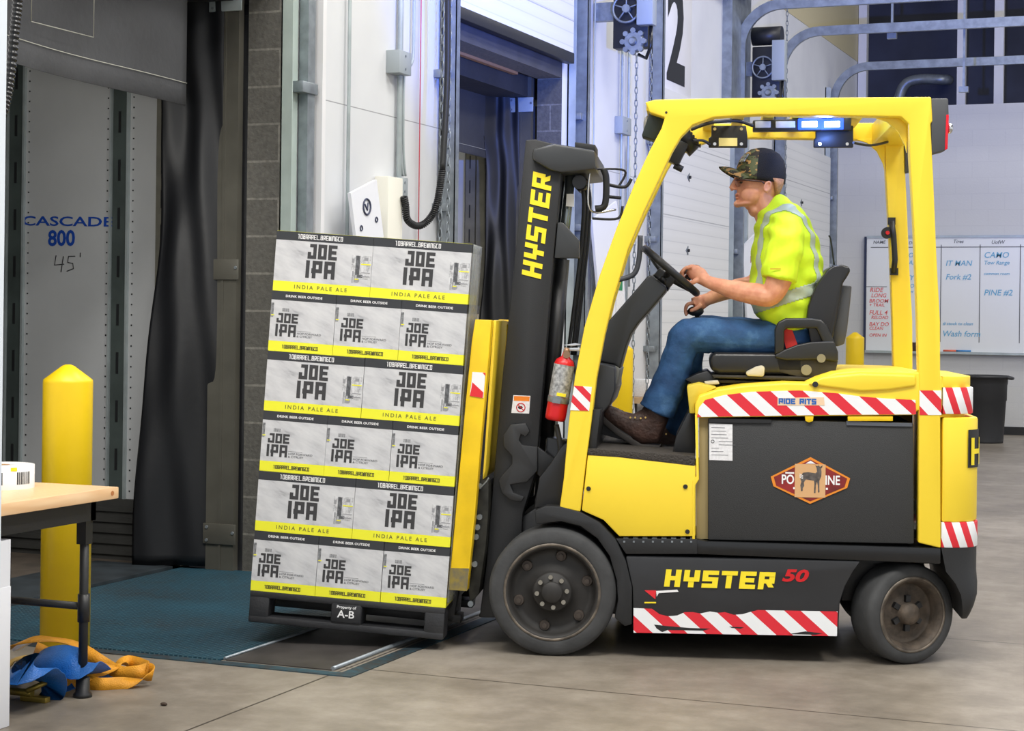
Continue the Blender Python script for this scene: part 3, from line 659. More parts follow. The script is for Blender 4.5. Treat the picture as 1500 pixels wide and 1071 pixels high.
for i, (u, m, c) in enumerate(((1393, mat('orange_marker', (226, 110, 84), .5), 'orange'), (1412, mat('blue_marker', (70, 140, 200), .5), 'blue'))):
    P = ony(u, 511, yb); tag(MB().cyl((P.x-.09, yb-.035, z0+.012), (P.x+.09, yb-.035, z0+.012), .012, n=10).build('marker', m), c+' marker lying on the whiteboard tray', 'marker')
# trash can ---------------------------------------------------------
P = onz(1440, 648); P = Vector((P.x, min(P.y, YE-.35), 0)); TR = mat('black_bin_plastic', (46, 47, 50), .5, bump=.1, bscale=30)
d_ = (P-Vector((0, 0, 0))).length; hb = (650-553)/2600*d_*.98
P.x = ony(1441, 600, P.y).x
bn = empty('trash_can', P, 'black round plastic trash can standing against the far wall', 'trash can')
q = MB(); rr = .27
q.lathe([(rr*.82, 0), (rr*.83, .02), (rr*.93, hb*.62), (rr*.96, hb*.63), (rr*.97, hb*.86), (rr*.99, hb*.87), (rr*1.0, hb-.03), (rr*1.05, hb-.03), (rr*1.05, hb), (rr*.97, hb), (rr*.9, hb-.1), (rr*.78, .03)], None, 32); q.build('body', TR, bn)
for s_ in (-1, 1):
    MB().tube(sp([(s_*rr*.98, -.07, hb-.02), (s_*rr*1.17, -.06, hb-.03), (s_*rr*1.17, .06, hb-.03), (s_*rr*.98, .07, hb-.02)], 5), .018, 8).build('handle', TR, bn)
tag(MB().box((-1.52, 20.6, .0), (-1.32, 20.72, .008)).build('cardboard_scrap', mat('cardboard', (176, 140, 100), .8)), 'torn brown cardboard scrap on the floor near the trash can', 'scrap')
# far workbench glimpsed under the dash ------------------------------
P = ony(932, 586, 14.1)
b2 = empty('workbench', (P.x+.42, 14.1, 0), 'pale wooden workbench glimpsed beyond the driver boot', 'table')
MB().box((-.5, 0, P.z-.03), (.75, .6, P.z+.02)).build('table_top', mat('bench_wood', (206, 172, 130), .5, var=.1), b2)
for x in (-.45, .7):
    for y in (.04, .55): MB().box((x-.02, y-.02, 0), (x+.02, y+.02, P.z-.03)).build('leg', BLK, b2)
tag(MB().box((P.x-.07, 14.2, P.z+.02), (P.x+.06, 14.35, P.z+.17)).build('paper_stack', WHS, None, .01), 'crumpled white paper pack on the far workbench', 'paper')
q = MB(); q.ell((P.x+.13, 14.25, P.z+.05), .05, .05, .03); tag(q.build('tape_roll', mat('dark_tape', (80, 60, 56), .6)), 'small dark tape roll on the far workbench', 'tape roll')

# near work table ---------------------------------------------------
def woodmat():
    g = NG('butcher_block', .4); 
    w_ = g.nt.nodes.new('ShaderNodeTexWave'); w_.inputs['Scale'].default_value = 3; w_.inputs['Distortion'].default_value = 6; w_.inputs['Detail'].default_value = 3
    g.l(g.vec(g.f('MULTIPLY', g.x, 6), g.f('MULTIPLY', g.y, .6), g.f('MULTIPLY', g.z, 6)), w_.inputs['Vector'])
    g.col(g.ramp(w_.outputs['Fac'], [(0, (226, 184, 138)), (1, (240, 206, 164))])); return g.m
WOOD = woodmat()
PC = onz(121, 1021)                       # foot of the table's far right leg
ztop = .0
tc = onx(160, 712, PC.x+.03); ht = tc.z
# table corner: top far-right corner
cx_, cy_ = PC.x+.075, PC.y+.1
tcz = (Vector((cx_, cy_, 0))); 
def zat(u, v, x, y):                     # height of the point over (x,y) that shows at row v
    d_ = (Vector((x, y, 0))).dot(Vector((-math.sin(AL), math.cos(AL), 0))); return H-(v-CY-ROLL*(u-CX))/F*d_
ht = zat(160, 713, cx_, cy_)
tb = empty('work_table', (cx_, cy_, 0), 'work table with thick butcher-block top and black tubular frame', 'table')
MB().box((-.9, -2.2, ht-.042), (0, 0, ht)).build('table_top', WOOD, tb, bevel=.003)
fr_ = MB().box((-.85, -2.12, ht-.115), (-.045, -.075, ht-.043))
MB().box((-.075, -2.12, ht-.115), (-.045, -.075, ht-.042)).box((-.85, -.105, ht-.115), (-.045, -.075, ht-.042)).build('apron', BLK, tb)
for x, y in ((-.075, -.1), (-.84, -.1), (-.075, -2.05), (-.84, -2.05)):
    lg = MB().cyl((x, y, .0), (x, y, ht-.1), .0165, n=16).build('leg', BLK, tb)
    MB().lathe([(.034, 0), (.034, .012), (.026, .02), (.024, .07), (.018, .072)], Matrix.Translation((x, y, 0)), 20).build('foot', BLK2, lg)
    MB().cyl((x, y, .27), (x, y, .37), .022, n=16).box((x-.02, y-.02, ht-.2), (x+.02, y+.02, ht-.1)).each('collar', BLK2, lg)
MB().cyl((-.84, -.1, .325), (-.075, -.1, .325), .0135, n=14).build('stretcher', BLK, tb)
m_ = MB().cyl((.0002, -.04, ht-.02), (.001, -.04, ht-.02), .009, n=14).build('knot', mat('wood_knot', (176, 112, 62), .5), tb)
# roll of labels on the table
rl = Vector((cx_-.25, cy_-.02, ht))
d_ = rl.dot(Vector((-math.sin(AL), math.cos(AL), 0)))
ur = 6; R_ = .125
ctr = ony(8, 700, cy_-.22); rc = Vector((ctr.x-.03, cy_-.22, ht))
hr = .082
ro = empty('label_roll', rc, 'thick white roll of barcode labels on the work table', 'label roll')
q = MB(); q.lathe([(R_, 0), (R_, hr), (.04, hr), (.04, 0)], None, 48, cap=False); q.build('roll', mat('label_white', (232, 232, 230), .5, var=.02), ro)
q = MB(); q.lathe([(.0399, .001), (.0399, hr-.001), (.034, hr-.001), (.034, .001)], None, 32, cap=False); q.build('core', mat('cardboard', (176, 140, 100), .8), ro)
random.seed(3); q = MB()
for g0 in (-72, -22): 
    t = g0
    while t < g0+26:
        w_ = random.choice((.6, 1.1, 1.8)); 
        a0, a1 = math.radians(t), math.radians(t+w_); r_ = R_+.0006
        q.add([(r_*math.cos(a), r_*math.sin(a), z) for a, z in ((a0, .018), (a1, .018), (a1, hr-.02), (a0, hr-.02))], [(0,1,2,3)]); t += w_+random.choice((.7, 1.2))
q.build('barcode', KPR, ro)
q = MB()
for t in (-82, -33, -28): 
    a0, a1 = math.radians(t), math.radians(t+6)
    q.add([((R_+.0005)*math.cos(a), (R_+.0005)*math.sin(a), z) for a, z in ((a0, hr-.016), (a1, hr-.016), (a1, hr-.003), (a0, hr-.003))], [(0,1,2,3)])
q.build('yellow_mark', YPR, ro)
# white carton at the left edge
p = onz(14, 1064); xw_ = p.x; q = empty('white_carton', (xw_, p.y, 0), 'tall white cardboard carton at the left edge under the table', 'box')
zt_ = zat(8, 790, xw_, p.y); zm_ = zat(8, 858, xw_, p.y)
MB().box((-.5, -.5, 0), (0, 0, zm_)).build('body', mat('white_card', (222, 224, 230), .6), q, bevel=.003)
MB().box((-.5, -.003, zm_), (-.002, 0, zt_)).box((-.005, -.5, zm_), (-.002, 0, zt_)).build('flap', mat('white_card', (0, 0, 0)), q)
# white post edge at far left
p = onx(7, 300, -3.3)
struct(MB().box((-3.7, p.y-.35, 0), (-3.3, p.y, 3.5)).build('trim_5', mat('white_post', (214, 222, 230), .5)))
# black corrugated hose at the top left
pts = [onx(u, v, -3.6) for u, v in ((26, -60), (26, 0), (21, 50), (15, 110), (6, 158), (-10, 200))]
P = sp(pts, 30); rs = []
q = MB(); q.tube(P, [.017 if (i//2) % 2 else .0135 for i in range(len(P))], 12)
tag(q.build('corrugated_hose', BLKG), 'black corrugated hose hanging at the top left corner', 'hose')

# ratchet straps on the floor ---------------------------------------
def strap(pts, wid, name, m, parent=None, up=None, lift=0.):
    P = sp(pts, 10); rs = []
    for i, p in enumerate(P):
        d = (P[min(i+1, len(P)-1)]-P[max(0, i-1)]).normalized()
        t = i/(len(P)-1)*(len(up)-1) if up else 0
        if up: k = int(min(t, len(up)-1.001)); n_ = Vector(up[k]).lerp(Vector(up[k+1]), t-k)
        else: n_ = Vector((0, 0, 1))
        sd = d.cross(n_).normalized()*wid/2; nn = sd.cross(d).normalized()*.0015
        rs.append([p-sd-nn, p+sd-nn, p+sd+nn, p-sd+nn])
    return MB().rings(rs, True, True).build(name, m, parent)
OST = mat('orange_webbing', (222, 152, 24), .6, var=.12, vscale=12, bump=.3, bscale=200)
BST = mat('blue_webbing', (20, 104, 190), .4, var=.2, vscale=12, bump=.3, bscale=200)
s0 = onz(118, 985)
def gp(u, v, z): return onz(u, v, z)
so = empty('ratchet_strap', s0, 'orange-yellow webbing strap lying in loose loops under the table', 'strap'); so_i = so.matrix_world.inverted() if 0 else Matrix.Translation(-s0)
L3 = lambda l: [so_i @ gp(*p) for p in l]
Zs = (0, -.2, 1); Ys = (.3, -1, .25)
strap(L3([(4, 955, .1), (22, 944, .16), (60, 936, .185), (105, 943, .15), (145, 968, .07), (175, 985, .04), (200, 985, .045), (219, 981, .05), (222, 990, .04), (190, 1000, .02), (150, 1003, .02), (128, 1000, .025)]), .05, 'webbing', OST, so, [Zs, Zs, (.2, -.5, 1), Ys, Ys, (0,-1,.1), (-1, -.4, .2), (0, -1, .2), (0,-1,.2)])
strap(L3([(52, 950, .1), (70, 960, .1), (88, 985, .08), (108, 997, .05), (140, 985, .05), (165, 976, .06), (190, 970, .05), (216, 978, .06)]), .05, 'webbing', OST, so, [Ys, (.3, -1, .6), (.3, -1, .6), Ys, (0, -1, .3), Ys, Ys])
strap(L3([(10, 975, .04), (30, 965, .07), (50, 970, .1), (62, 985, .07), (75, 1000, .05), (90, 1008, .03), (104, 1005, .02)]), .05, 'webbing', mat('tan_webbing', (196, 160, 84), .7, var=.1), so, [Zs, (.1, -.6, 1), (.2, -.8, 1), (.2, -1, .8), Zs])
MB().box((-.03, -.06, .085), (.05, -.02, .1), Matrix.Translation(so_i @ gp(46, 955, .1)) @ Matrix.Rotation(-.5, 4, 'Y') @ Matrix.Translation((0, 0, -.06))).build('label_tag', WHS, so)
sb = empty('ratchet_strap', s0+Vector((-.15, -.05, 0)), 'blue ratchet strap bundled under the orange webbing', 'strap'); sbi = Matrix.Translation(-(s0+Vector((-.15, -.05, 0))))
L4 = lambda l: [sbi @ gp(*p) for p in l]
strap(L4([(2, 985, .01), (14, 985, .10), (36, 980, .15), (58, 986, .12), (70, 1006, .04), (80, 1020, .01)]), .16, 'webbing', BST, sb, [Zs, (-.3, -.5, 1), (0, -.7, 1), (.5, -.6, .8), (.4, -.5, 1)])
strap(L4([(24, 985, .05), (48, 972, .10), (85, 966, .13), (118, 976, .11), (140, 988, .04)]), .12, 'webbing', BST, sb, [Zs, (0, -.9, .9), (0, -1, .8), (.1, -.9, 1)])
strap(L4([(2, 1018, .012), (20, 1016, .02), (36, 1014, .03)]), .03, 'webbing', BST, sb)
strap(L4([(110, 992, .03), (140, 985, .04), (165, 988, .02)]), .05, 'webbing', BST, sb, [(0, -1, .5), (0, -1, .5)])
P_ = sbi @ gp(50, 1024, .01); MB().box((P_.x-.055, P_.y-.01, .0), (P_.x+.055, P_.y+.02, .02)).build('hook_plate', mat('brassy_steel', (150, 130, 60), .4, .7), sb, .003)
P_ = sbi @ gp(30, 1018, .02); MB().cyl(P_+Vector((-.05, 0, .01)), P_+Vector((.05, 0, .01)), .014, n=12).cyl(P_+Vector((.04, -.02, .02)), P_+Vector((.09, .05, .05)), .01, n=8).build('ratchet', mat('brassy_steel', (0, 0, 0)), sb)
MB().box((-.035, -.01, 0), (.035, .01, .045), Matrix.Translation(so_i @ gp(113, 1008, 0))).build('label_tag', WHS, so, .004)
P_ = onz(240, 1034); tag(MB().ell(P_+Vector((0, 0, .006)), .014, .008, .006).build('debris', mat('dark_debris', (60, 46, 36), .8)), 'small dark scrap lying alone on the concrete', 'debris')
# ================================================================== PALLET AND CARTONS (tilted back with the mast)
PB = .02                                  # near side of the load, in the truck's frame
pa, pz = S(363, 911, PB); qa, qz = S(647, 939, PB); ta, tz = S(407, 348, PB)
TILT = .062
PW = .825; LOAD = FKM @ Matrix.Translation((pa, PB, pz)) @ Matrix.Rotation(TILT, 4, 'Y')
HP = .132
PLM = mat('black_pallet_plastic', (44, 45, 48), .5, var=.15, vscale=14, bump=.1, bscale=80)
pal = empty('pallet', LOAD, 'black plastic pallet carried tilted under the beer cartons', 'pallet')
PD = .94
MB().box((0, 0, HP-.028), (PW, PD, HP)).build('deck', PLM, pal, bevel=.006)
q = MB()
for y in (0, PD/2-.06, PD-.12): q.box((0, y, .0), (PW, y+.12, .03))
q.build('skid', PLM, pal, bevel=.006)
for x, w_ in ((0, .085), (PW/2-.065, .13), (PW-.085, .085)):
    for y in (0, PD/2-.06, PD-.12): MB().box((x, y, .02), (x+w_, y+.12, HP-.02)).build('block', PLM, pal, bevel=.008)
text_obj('lettering', 'A-B', .03, WPR, pal, side(PW/2, -.0045, .068), bold=.02, sx=1.05)
text_obj('lettering', 'Property of', .012, WPR, pal, side(PW/2, -.0045, .098), bold=.02)
MB().box((PW/2-.06, -.004, .035), (PW/2+.06, .0005, .11)).build('name_panel', PLM, pal, bevel=.002)
# ---- cartons
g = NG('silver_carton', .42)
mt = g.noise(1.0, 8, g.vec(g.f('MULTIPLY', g.x, 7), g.y, g.f('ADD', g.f('MULTIPLY', g.z, 22), g.f('MULTIPLY', g.x, 9))), .62)
g.col(g.ramp(mt, [(.3, (160, 161, 165)), (.42, (194, 195, 198)), (.55, (206, 207, 209)), (.7, (216, 217, 218))])); SILV = g.m
CBK = mat('carton_black', (52, 54, 58), .4); CYE = mat('carton_yellow', (240, 238, 50), .45); CTX = mat('carton_type', (58, 58, 60), .5); CFA = mat('faded_grey', (150, 152, 155), .5, var=.5, vscale=60.)
g = NG('faded_picture', .42); s_ = g.noise(1.0, 6, g.vec(g.f('MULTIPLY', g.x, 60), g.y, g.f('MULTIPLY', g.z, 45)), .7)
g.col(g.ramp(s_, [(.36, (150, 151, 154)), (.5, (200, 201, 203)), (.62, (218, 219, 221))])); PICM = g.m
def carton(wide):
    w_, d_, h_ = (PW/2-.0015, .27, .2505) if wide else (PW/3-.0015, .41, .2505)
    zb, zt_ = (.042, .213) if wide else (.042, .213)
    m = MB()
    for k, a, b in ((2, 0, zb), (0, zb, zt_), (1, zt_, h_-.0008)): m.k = k; m.box((0, 0, a), (w_, d_, b))
    m.k = 2 if wide else 1
    m.box((.001, .001, h_-.0015), (w_-.001, d_-.001, h_))
    r = m.build('beer_carton', [SILV, CBK, CYE], None)
    fr = SIDE
    if wide:
        q = MB(); x0 = w_*.335
        strokes(q, 'JOE', x0, .142, .062, .037, .0142, .0065, Matrix.Translation((0, -.0002, 0)) @ fr, shear=-.0)
        strokes(q, 'IPA', x0-.004, .062, .073, .0455, .0155, .0085, Matrix.Translation((0, -.0002, 0)) @ fr)
        q.build('lettering', CTX, r)
        text_obj('lettering', 'INDIA PALE ALE', .0155, mat('olive_print', (106, 104, 52), .5), r, side(w_*.49, -.0003, .021), bold=.012, sx=1.0, sp_=1.45)
        q = MB(); strokes(q, '10BARREL.BREWINGCO', w_*.22, .222, .0195, .0094, .0026, .0021, Matrix.Translation((0, -.0002, 0)) @ fr); q.build('lettering', WPR, r)
        # printed picture of a van with people beside it
        q = MB(); px = w_*.79
        q.k = 0; q.box((px, -.0006, .072), (px+.082, 0, .17))
        q.k = 1
        for a, b, c, d in ((.018, .088, .036, .168), (.026, .078, .05, .09)): q.box((px+a, -.0012, b), (px+c, 0, d))
        q.k = 3
        for a, b, c, d in ((.002, .138, .012, .156), (.054, .15, .07, .163), (.006, .055, .01, .08), (.014, .058, .019, .088), (.044, .098, .08, .101), (.044, .082, .078, .086), (.07, .104, .073, .12), (.006, .082, .012, .104)): q.box((px+a, -.0014, b), (px+c, 0, d))
        q.prism([(px+.026+.012*math.cos(t), .066+.009*math.sin(t)) for t in [2*PI*k/12 for k in range(12)]], -.0012, 0)
        q.k = 2; q.box((px+.04, -.0013, .132), (px+.082, 0, .1365)).box((px+.018, -.0016, .069), (px+.034, 0, .073))
        q.build('van_picture', [PICM, mat('dark_grey_print', (110, 112, 116), .5, var=.35, vscale=70.), CYE, mat('mid_grey_print', (150, 151, 154), .5)], r)
    else:
        q = MB(); x0 = w_*.1
        strokes(q, 'JOE', x0, .119, .040, .0275, .009, .0045, Matrix.Translation((0, -.0002, 0)) @ fr)
        strokes(q, 'IPA', x0-.002, .062, .051, .0325, .0102, .006, Matrix.Translation((0, -.0002, 0)) @ fr)
        q.build('lettering', CTX, r)
        q = MB(); strokes(q, '10BARREL.BREWINGCO', w_*.21, .0125, .0155, .0084, .0026, .0008, Matrix.Translation((0, -.0002, 0)) @ fr); q.build('lettering', mat('olive_dark_print', (70, 70, 40), .5), r)
        text_obj('lettering', 'DRINK BEER OUTSIDE', .0095, WPR, r, side(w_*.5, -.0003, .231), bold=.03, sx=1.1, sp_=1.05)
        text_obj('lettering', 'HOP FORWARD', .0085, GPR, r, side(x0+.09, -.0003, .078), align='LEFT', sx=1.15)
        text_obj('lettering', '& CITRUSY', .0085, GPR, r, side(x0+.09, -.0003, .066), align='LEFT', sx=1.1)
        q = MB()
        for k in range(6): q.box((w_*.18+k*.005, -.0008, .166), (w_*.18+k*.005+.0028, 0, .18))
        q.box((0.001, -.0008, .14), (.012, 0, .2)).box((x0+.088, -.0008, .088), (x0+.15, 0, .0892)); q.k = 1; q.box((.003, -.001, .147), (.016, 0, .151)); q.build('small_print', [CFA, CYE], r)
    return r
protoW, protoN = carton(True), carton(False)
usedc = set()
def copy_tree(o, parent=None):
    c = o.copy(); C.objects.link(c)
    if parent: c.parent = parent
    for ch in o.children: copy_tree(ch, c)
    return c
rown = ['bottom', 'second', 'third', 'fourth', 'fifth', 'top']
random.seed(11)
for row in range(6):
    wide = row % 2 == 1; n = 2 if wide else 3; p_ = protoW if wide else protoN
    for i in range(n):
        c = p_ if p_ not in usedc else copy_tree(p_); usedc.add(p_)
        sh = random.uniform(-.003, .003)
        c.matrix_world = LOAD @ Matrix.Translation((i*PW/n+sh*.4+.0003, .004+abs(sh)*1.5, HP+row*.2512))
        pos = (['left', 'right'] if wide else ['left', 'middle', 'right'])[i]
        tag(c, '%s %s silver beer carton in the %s row of the stack%s' % (pos, 'wide' if wide else 'narrow', rown[row], ' counted from the pallet' if 0 < row < 5 else ''), 'beer carton', 'wide beer cartons' if wide else 'narrow beer cartons')
# stretch film along the right side of the load
g = bpy.data.materials.new('stretch_film'); g.use_nodes = True; b = g.node_tree.nodes['Principled BSDF']
b.inputs['Base Color'].default_value = lin((200, 206, 206)); b.inputs['Roughness'].default_value = .18; b.inputs['Alpha'].default_value = .42
nz = g.node_tree.nodes.new('ShaderNodeTexNoise'); nz.inputs['Scale'].default_value = 9; bp = g.node_tree.nodes.new('ShaderNodeBump'); bp.inputs['Distance'].default_value = .03
g.node_tree.links.new(nz.outputs[0], bp.inputs['Height']); g.node_tree.links.new(bp.outputs[0], b.inputs['Normal'])
def ff(s, t):
    z = HP+.02+t*1.485; y = -.003+s*.285+.0; x = PW+.006+.012*math.sin(PI*s)*(.6+.4*math.sin(t*30))
    return (x, y, z)
o = sheet(ff, 8, 60, 'stretch_film', g, None, .0008); o.matrix_world = LOAD
tag(o, 'clear crinkled stretch film on the right side of the carton stack', 'plastic film')

# ================================================================== FORKLIFT
TR_ = FKM.copy()
fk = empty('forklift', TR_, 'yellow and black electric forklift carrying beer cartons', 'forklift')
def P2(name, uv, b0, b1, m, bevel=.004, parent=fk, seg=2, ref=None):
    return MB().prism([S(u, v, b0 if ref is None else ref) for u, v in uv], b0, b1).build(name, m, parent, bevel=bevel, seg=seg)
WID = 1.0
def tape(name, period, slope, off=0.):
    g = NG(name, .35); t = g.f('FRACT', g.f('DIVIDE', g.f('ADD', g.f('ADD', g.x, g.f('MULTIPLY', g.z, slope)), off+20), period))
    t.node.use_clamp = False
    g.col(g.mix(g.f('GREATER_THAN', t, .53), (238, 240, 242), (222, 42, 56))); return g.m
TAPE = tape('hazard_tape', .1325, 1.12, .03)
TAPE2 = tape('hazard_tape_lower', .143, 1.14, .02)
TAPEC = tape('hazard_tape_small', .062, .35, 0)
# --- chassis
wheel_c = S3(809, 866, 0); rw = (960-771)/2/362*1.0; 
P2('chassis', [(700, 905), (760, 760), (783, 745), (850, 752), (909, 790), (1382, 803), (1382, 826), (1262, 826), (1228, 880), (1228, 920), (928, 915), (900, 900)], .22, .78, BLK, .01)
# fender arch round the front wheel
arc = [(783, 748), (800, 741), (822, 742), (850, 750), (878, 765), (902, 790), (917, 822), (926, 860), (926, 915), (915, 918), (900, 905), (905, 880), (903, 850), (893, 815), (875, 789), (850, 771), (822, 764), (785, 768)]
P2('fender', arc, -.005, .22, BLK, .006); 
P2('fender', arc, .78, 1.0, BLK, .006)
P2('step_plate', [(902, 789), (1022, 790), (1022, 812), (917, 812)], .0, .3, BLK, .004)
q = MB(); 
for k in range(8): a, z = S(913+k*14, 793, 0); q.box((a, -.003, z-.005), (a+.008, .0, z+.002))
for k in range(8): a, z = S(913+k*14, 790, 0); q.box((a, .01, z+.001), (a+.02, .09, z+.005))
q.each('step_tread', STL, fk)
P2('side_rail', [(1020, 790), (1035, 793), (1378, 803), (1378, 826), (1022, 812)], -.002, .3, BLKG, .004)
P2('side_rail', [(1020, 790), (1035, 793), (1378, 803), (1378, 826), (1022, 812)], .7, 1.0, BLKG, .004)
SKIRT = [(916, 815), (1262, 822), (1250, 838), (1238, 860), (1230, 885), (1228, 932), (928, 927), (926, 860)]
SK = P2('side_skirt', SKIRT, -.004, .2, mat('skirt_black', (44, 45, 48), .42, var=.1, vscale=5.), .01)
P2('side_skirt', SKIRT, .8, 1.0, BLK, .01)
# tape along the skirt foot, torn along its top edge
tq = [(928, 891), (955, 892), (966, 900), (978, 903), (992, 902), (1003, 897), (1015, 897), (1026, 899), (1040, 896), (1052, 898), (1062, 897), (1075, 901), (1088, 900), (1098, 897), (1110, 894), (1227, 896), (1226, 932), (928, 927)]
P2('hazard_tape', tq, -.0065, -.004, TAPE2, 0)
P2('tape_tear', [(958, 915), (975, 917), (1010, 920), (1040, 921), (1030, 924), (978, 923), (970, 926), (962, 921)], -.0072, -.006, BLK, 0)
P2('tape_tear', [(1068, 918), (1090, 919), (1085, 921), (1072, 920)], -.0072, -.006, BLK, 0); P2('tape_tear', [(1180, 925), (1205, 928), (1195, 930), (1155, 929)], -.0072, -.006, BLK, 0)
P2('torn_sticker', [(944, 865), (961, 865), (960, 878)], -.0065, -.004, REDL, 0); P2('torn_sticker', [(961, 866), (992, 864), (994, 867), (965, 869), (962, 874)], -.0067, -.004, WPR, 0); P2('torn_sticker', [(944, 882), (961, 882), (961, 884), (944, 884)], -.0065, -.004, YPR, 0)
# brand lettering on the skirt: HYSTER 50
a, z = S(974, 859, 0); a1, z1_ = S(1139, 862, 0); h_ = S(980, 834, 0)[1]-z
q = MB(); strokes(q, 'HYSTER', a-.004, 0, h_, (a1-a+.002)/6-.012, .0225, .0115, Matrix.Translation((0, -.0055, z)) @ SIDE, shear=.12, ty=.017, e=.002)
o = q.build('lettering', YPR, fk)
a, z = S(1163, 844, 0); text_obj('lettering', '50', .045, RED, fk, side(a, -.006, z), bold=.055, sx=1.5, shear=.25, ext=.001)
# --- yellow side panel
P2('side_panel', [(861, 666), (905, 668), (1019, 681), (1019, 786), (907, 786), (884, 762), (852, 748)], .002, .3, YEL, .006)
P2('side_panel', [(861, 666), (905, 668), (1019, 681), (1019, 786), (907, 786), (884, 762), (852, 748)], .7, .998, YEL, .006)
q = MB()
for u, v in ((862, 716), (1004, 713), (1007, 779)): a, z = S(u, v, 0); q.cyl((a, -.004, z), (a, .003, z), .008, .010, n=12)
q.each('bolt', BLK2, fk)
P2('floor_plate', [(861, 657), (1018, 668), (1018, 683), (905, 670), (861, 667)], .0, 1.0, mat('rubber_mat', (62, 57, 52), .8, bump=.6, bscale=120), .004)
P2('bulkhead', [(868, 600), (880, 600), (872, 668), (860, 668)], .02, .98, BLK2, .004)
# --- battery bay
P2('battery_case', [(1037, 613), (1338, 620), (1339, 797), (1037, 791)], .012, .98, mat('battery_black', (47, 48, 49), .55, bump=.25, bscale=350), .006)
P2('battery_slot', [(1039, 613), (1130, 615), (1130, 620), (1039, 619)], .004, .03, mat('dark_slot', (26, 27, 30), .5), 0)
P2('battery_slot', [(1240, 617), (1336, 620), (1336, 625), (1240, 623)], .006, .03, mat('slot_lip', (86, 90, 98), .4), 0)
P2('lift_bracket', [(1242, 610), (1308, 610), (1308, 617), (1242, 617)], .0, .03, YELW, .002)
P2('lift_bracket', [(1179, 609), (1192, 609), (1191, 617), (1185, 619), (1180, 617)], .0, .03, YELW, .002)
P2('front_frame', [(1018, 608), (1022, 608), (1024, 702), (1018, 712), (1018, 790), (1014, 790), (1014, 705), (1020, 698)], .0, .06, YEL, .002)
P2('bay_liner', [(1024, 612), (1040, 612), (1038, 790), (1020, 790), (1020, 708), (1024, 702)], .03, .9, mat('dusty_tan', (150, 134, 92), .7), .002)
P2('spec_label', [(1039, 620.5), (1073, 621.5), (1073, 675), (1039, 674)], .010, .012, WHS, 0)
q = MB()
random.seed(5)
for k in range(9):
    a, z = S(1042, 627+k*5, 0); 
    if k in (4, 5): a += .03
    q.box((a, .0092, z), (a+random.uniform(.03, .07), .01, z+.0018))
a, z = S(1044, 647, 0); q.tube([(a+.006*math.cos(t), .0095, z+.006*math.sin(t)) for t in [2*PI*k/10 for k in range(10)]], .0015, 4, close=True)
q.build('fine_print', GPR, fk)
# badge
bc = S3(1187, 704, .008); u2 = 1/362*1.0
def hexa(sx_, sz): return [(bc.x+x*sx_, bc.z+z*sz) for x, z in ((-1, .13), (0, 1), (1, .13), (.93, -.28), (0, -1), (-.93, -.28))]
bd = MB().prism(hexa(.158, .094), .0075, .012).build('badge', mat('badge_orange', (232, 140, 40), .4), fk)
MB().prism(hexa(.146, .084), .0066, .0076).build('badge_field', mat('badge_maroon', (86, 30, 28), .5, col2=(150, 36, 36), vscale=9), bd)
text_obj('lettering', 'PO', .036, WPR, bd, side(bc.x-.09, .006, bc.z+.001), bold=.03, sx=.75, ext=.0005); text_obj('lettering', 'INE', .036, WPR, bd, side(bc.x+.088, .006, bc.z+.001), bold=.03, sx=.75, ext=.0005)
MB().prism([(bc.x-.02, bc.z+.068), (bc.x, bc.z+.08), (bc.x+.02, bc.z+.068)], .006, .0066).box((bc.x-.1, .006, bc.z+.026), (bc.x-.065, .0066, bc.z+.032)).box((bc.x-.068, .006, bc.z-.036), (bc.x-.06, .0066, bc.z-.028)).box((bc.x+.062, .006, bc.z-.036), (bc.x+.07, .0066, bc.z-.028)).build('badge_trim', WPR, bd)
cd = MB().box((bc.x-.062, .0052, bc.z-.068), (bc.x+.06, .0064, bc.z+.066)).build('taped_card', mat('kraft_card', (214, 168, 118), .7), bd)
AN = mat('grey_animal_print', (104, 96, 92), .6, var=.35, vscale=60)
q = MB(); F2 = Matrix.Translation((bc.x, .0046, bc.z))
an = [(-.038, .018), (-.03, .031), (-.01, .034), (.02, .030), (.026, .036), (.024, .052), (.018, .062), (.026, .059), (.034, .062), (.037, .056), (.048, .062), (.046, .053), (.042, .049), (.044, .036), (.043, .018), (.036, .0), (.036, -.03), (.037, -.046), (.031, -.048), (.03, -.02), (.026, -.004), (.022, -.02), (.021, -.05), (.015, -.05), (.016, -.012), (.014, .0), (-.018, .004), (-.026, -.008), (-.024, -.022), (-.03, -.03), (-.03, -.042), (-.036, -.044), (-.04, -.02), (-.036, -.006), (-.04, .006)]
q.prism([(bc.x+x, bc.z+z) for x, z in an], .0045, .0052).build('animal_picture', AN, cd)
q = MB()
for k in range(3): q.box((0, -.0004, 0), (.016, 0, .0025), Matrix.Translation((bc.x-.044, .0044, bc.z+.025-k*.006)) @ Matrix.Rotation(.5, 4, 'Y'))
q.build('stripe_mark', WPR, cd)
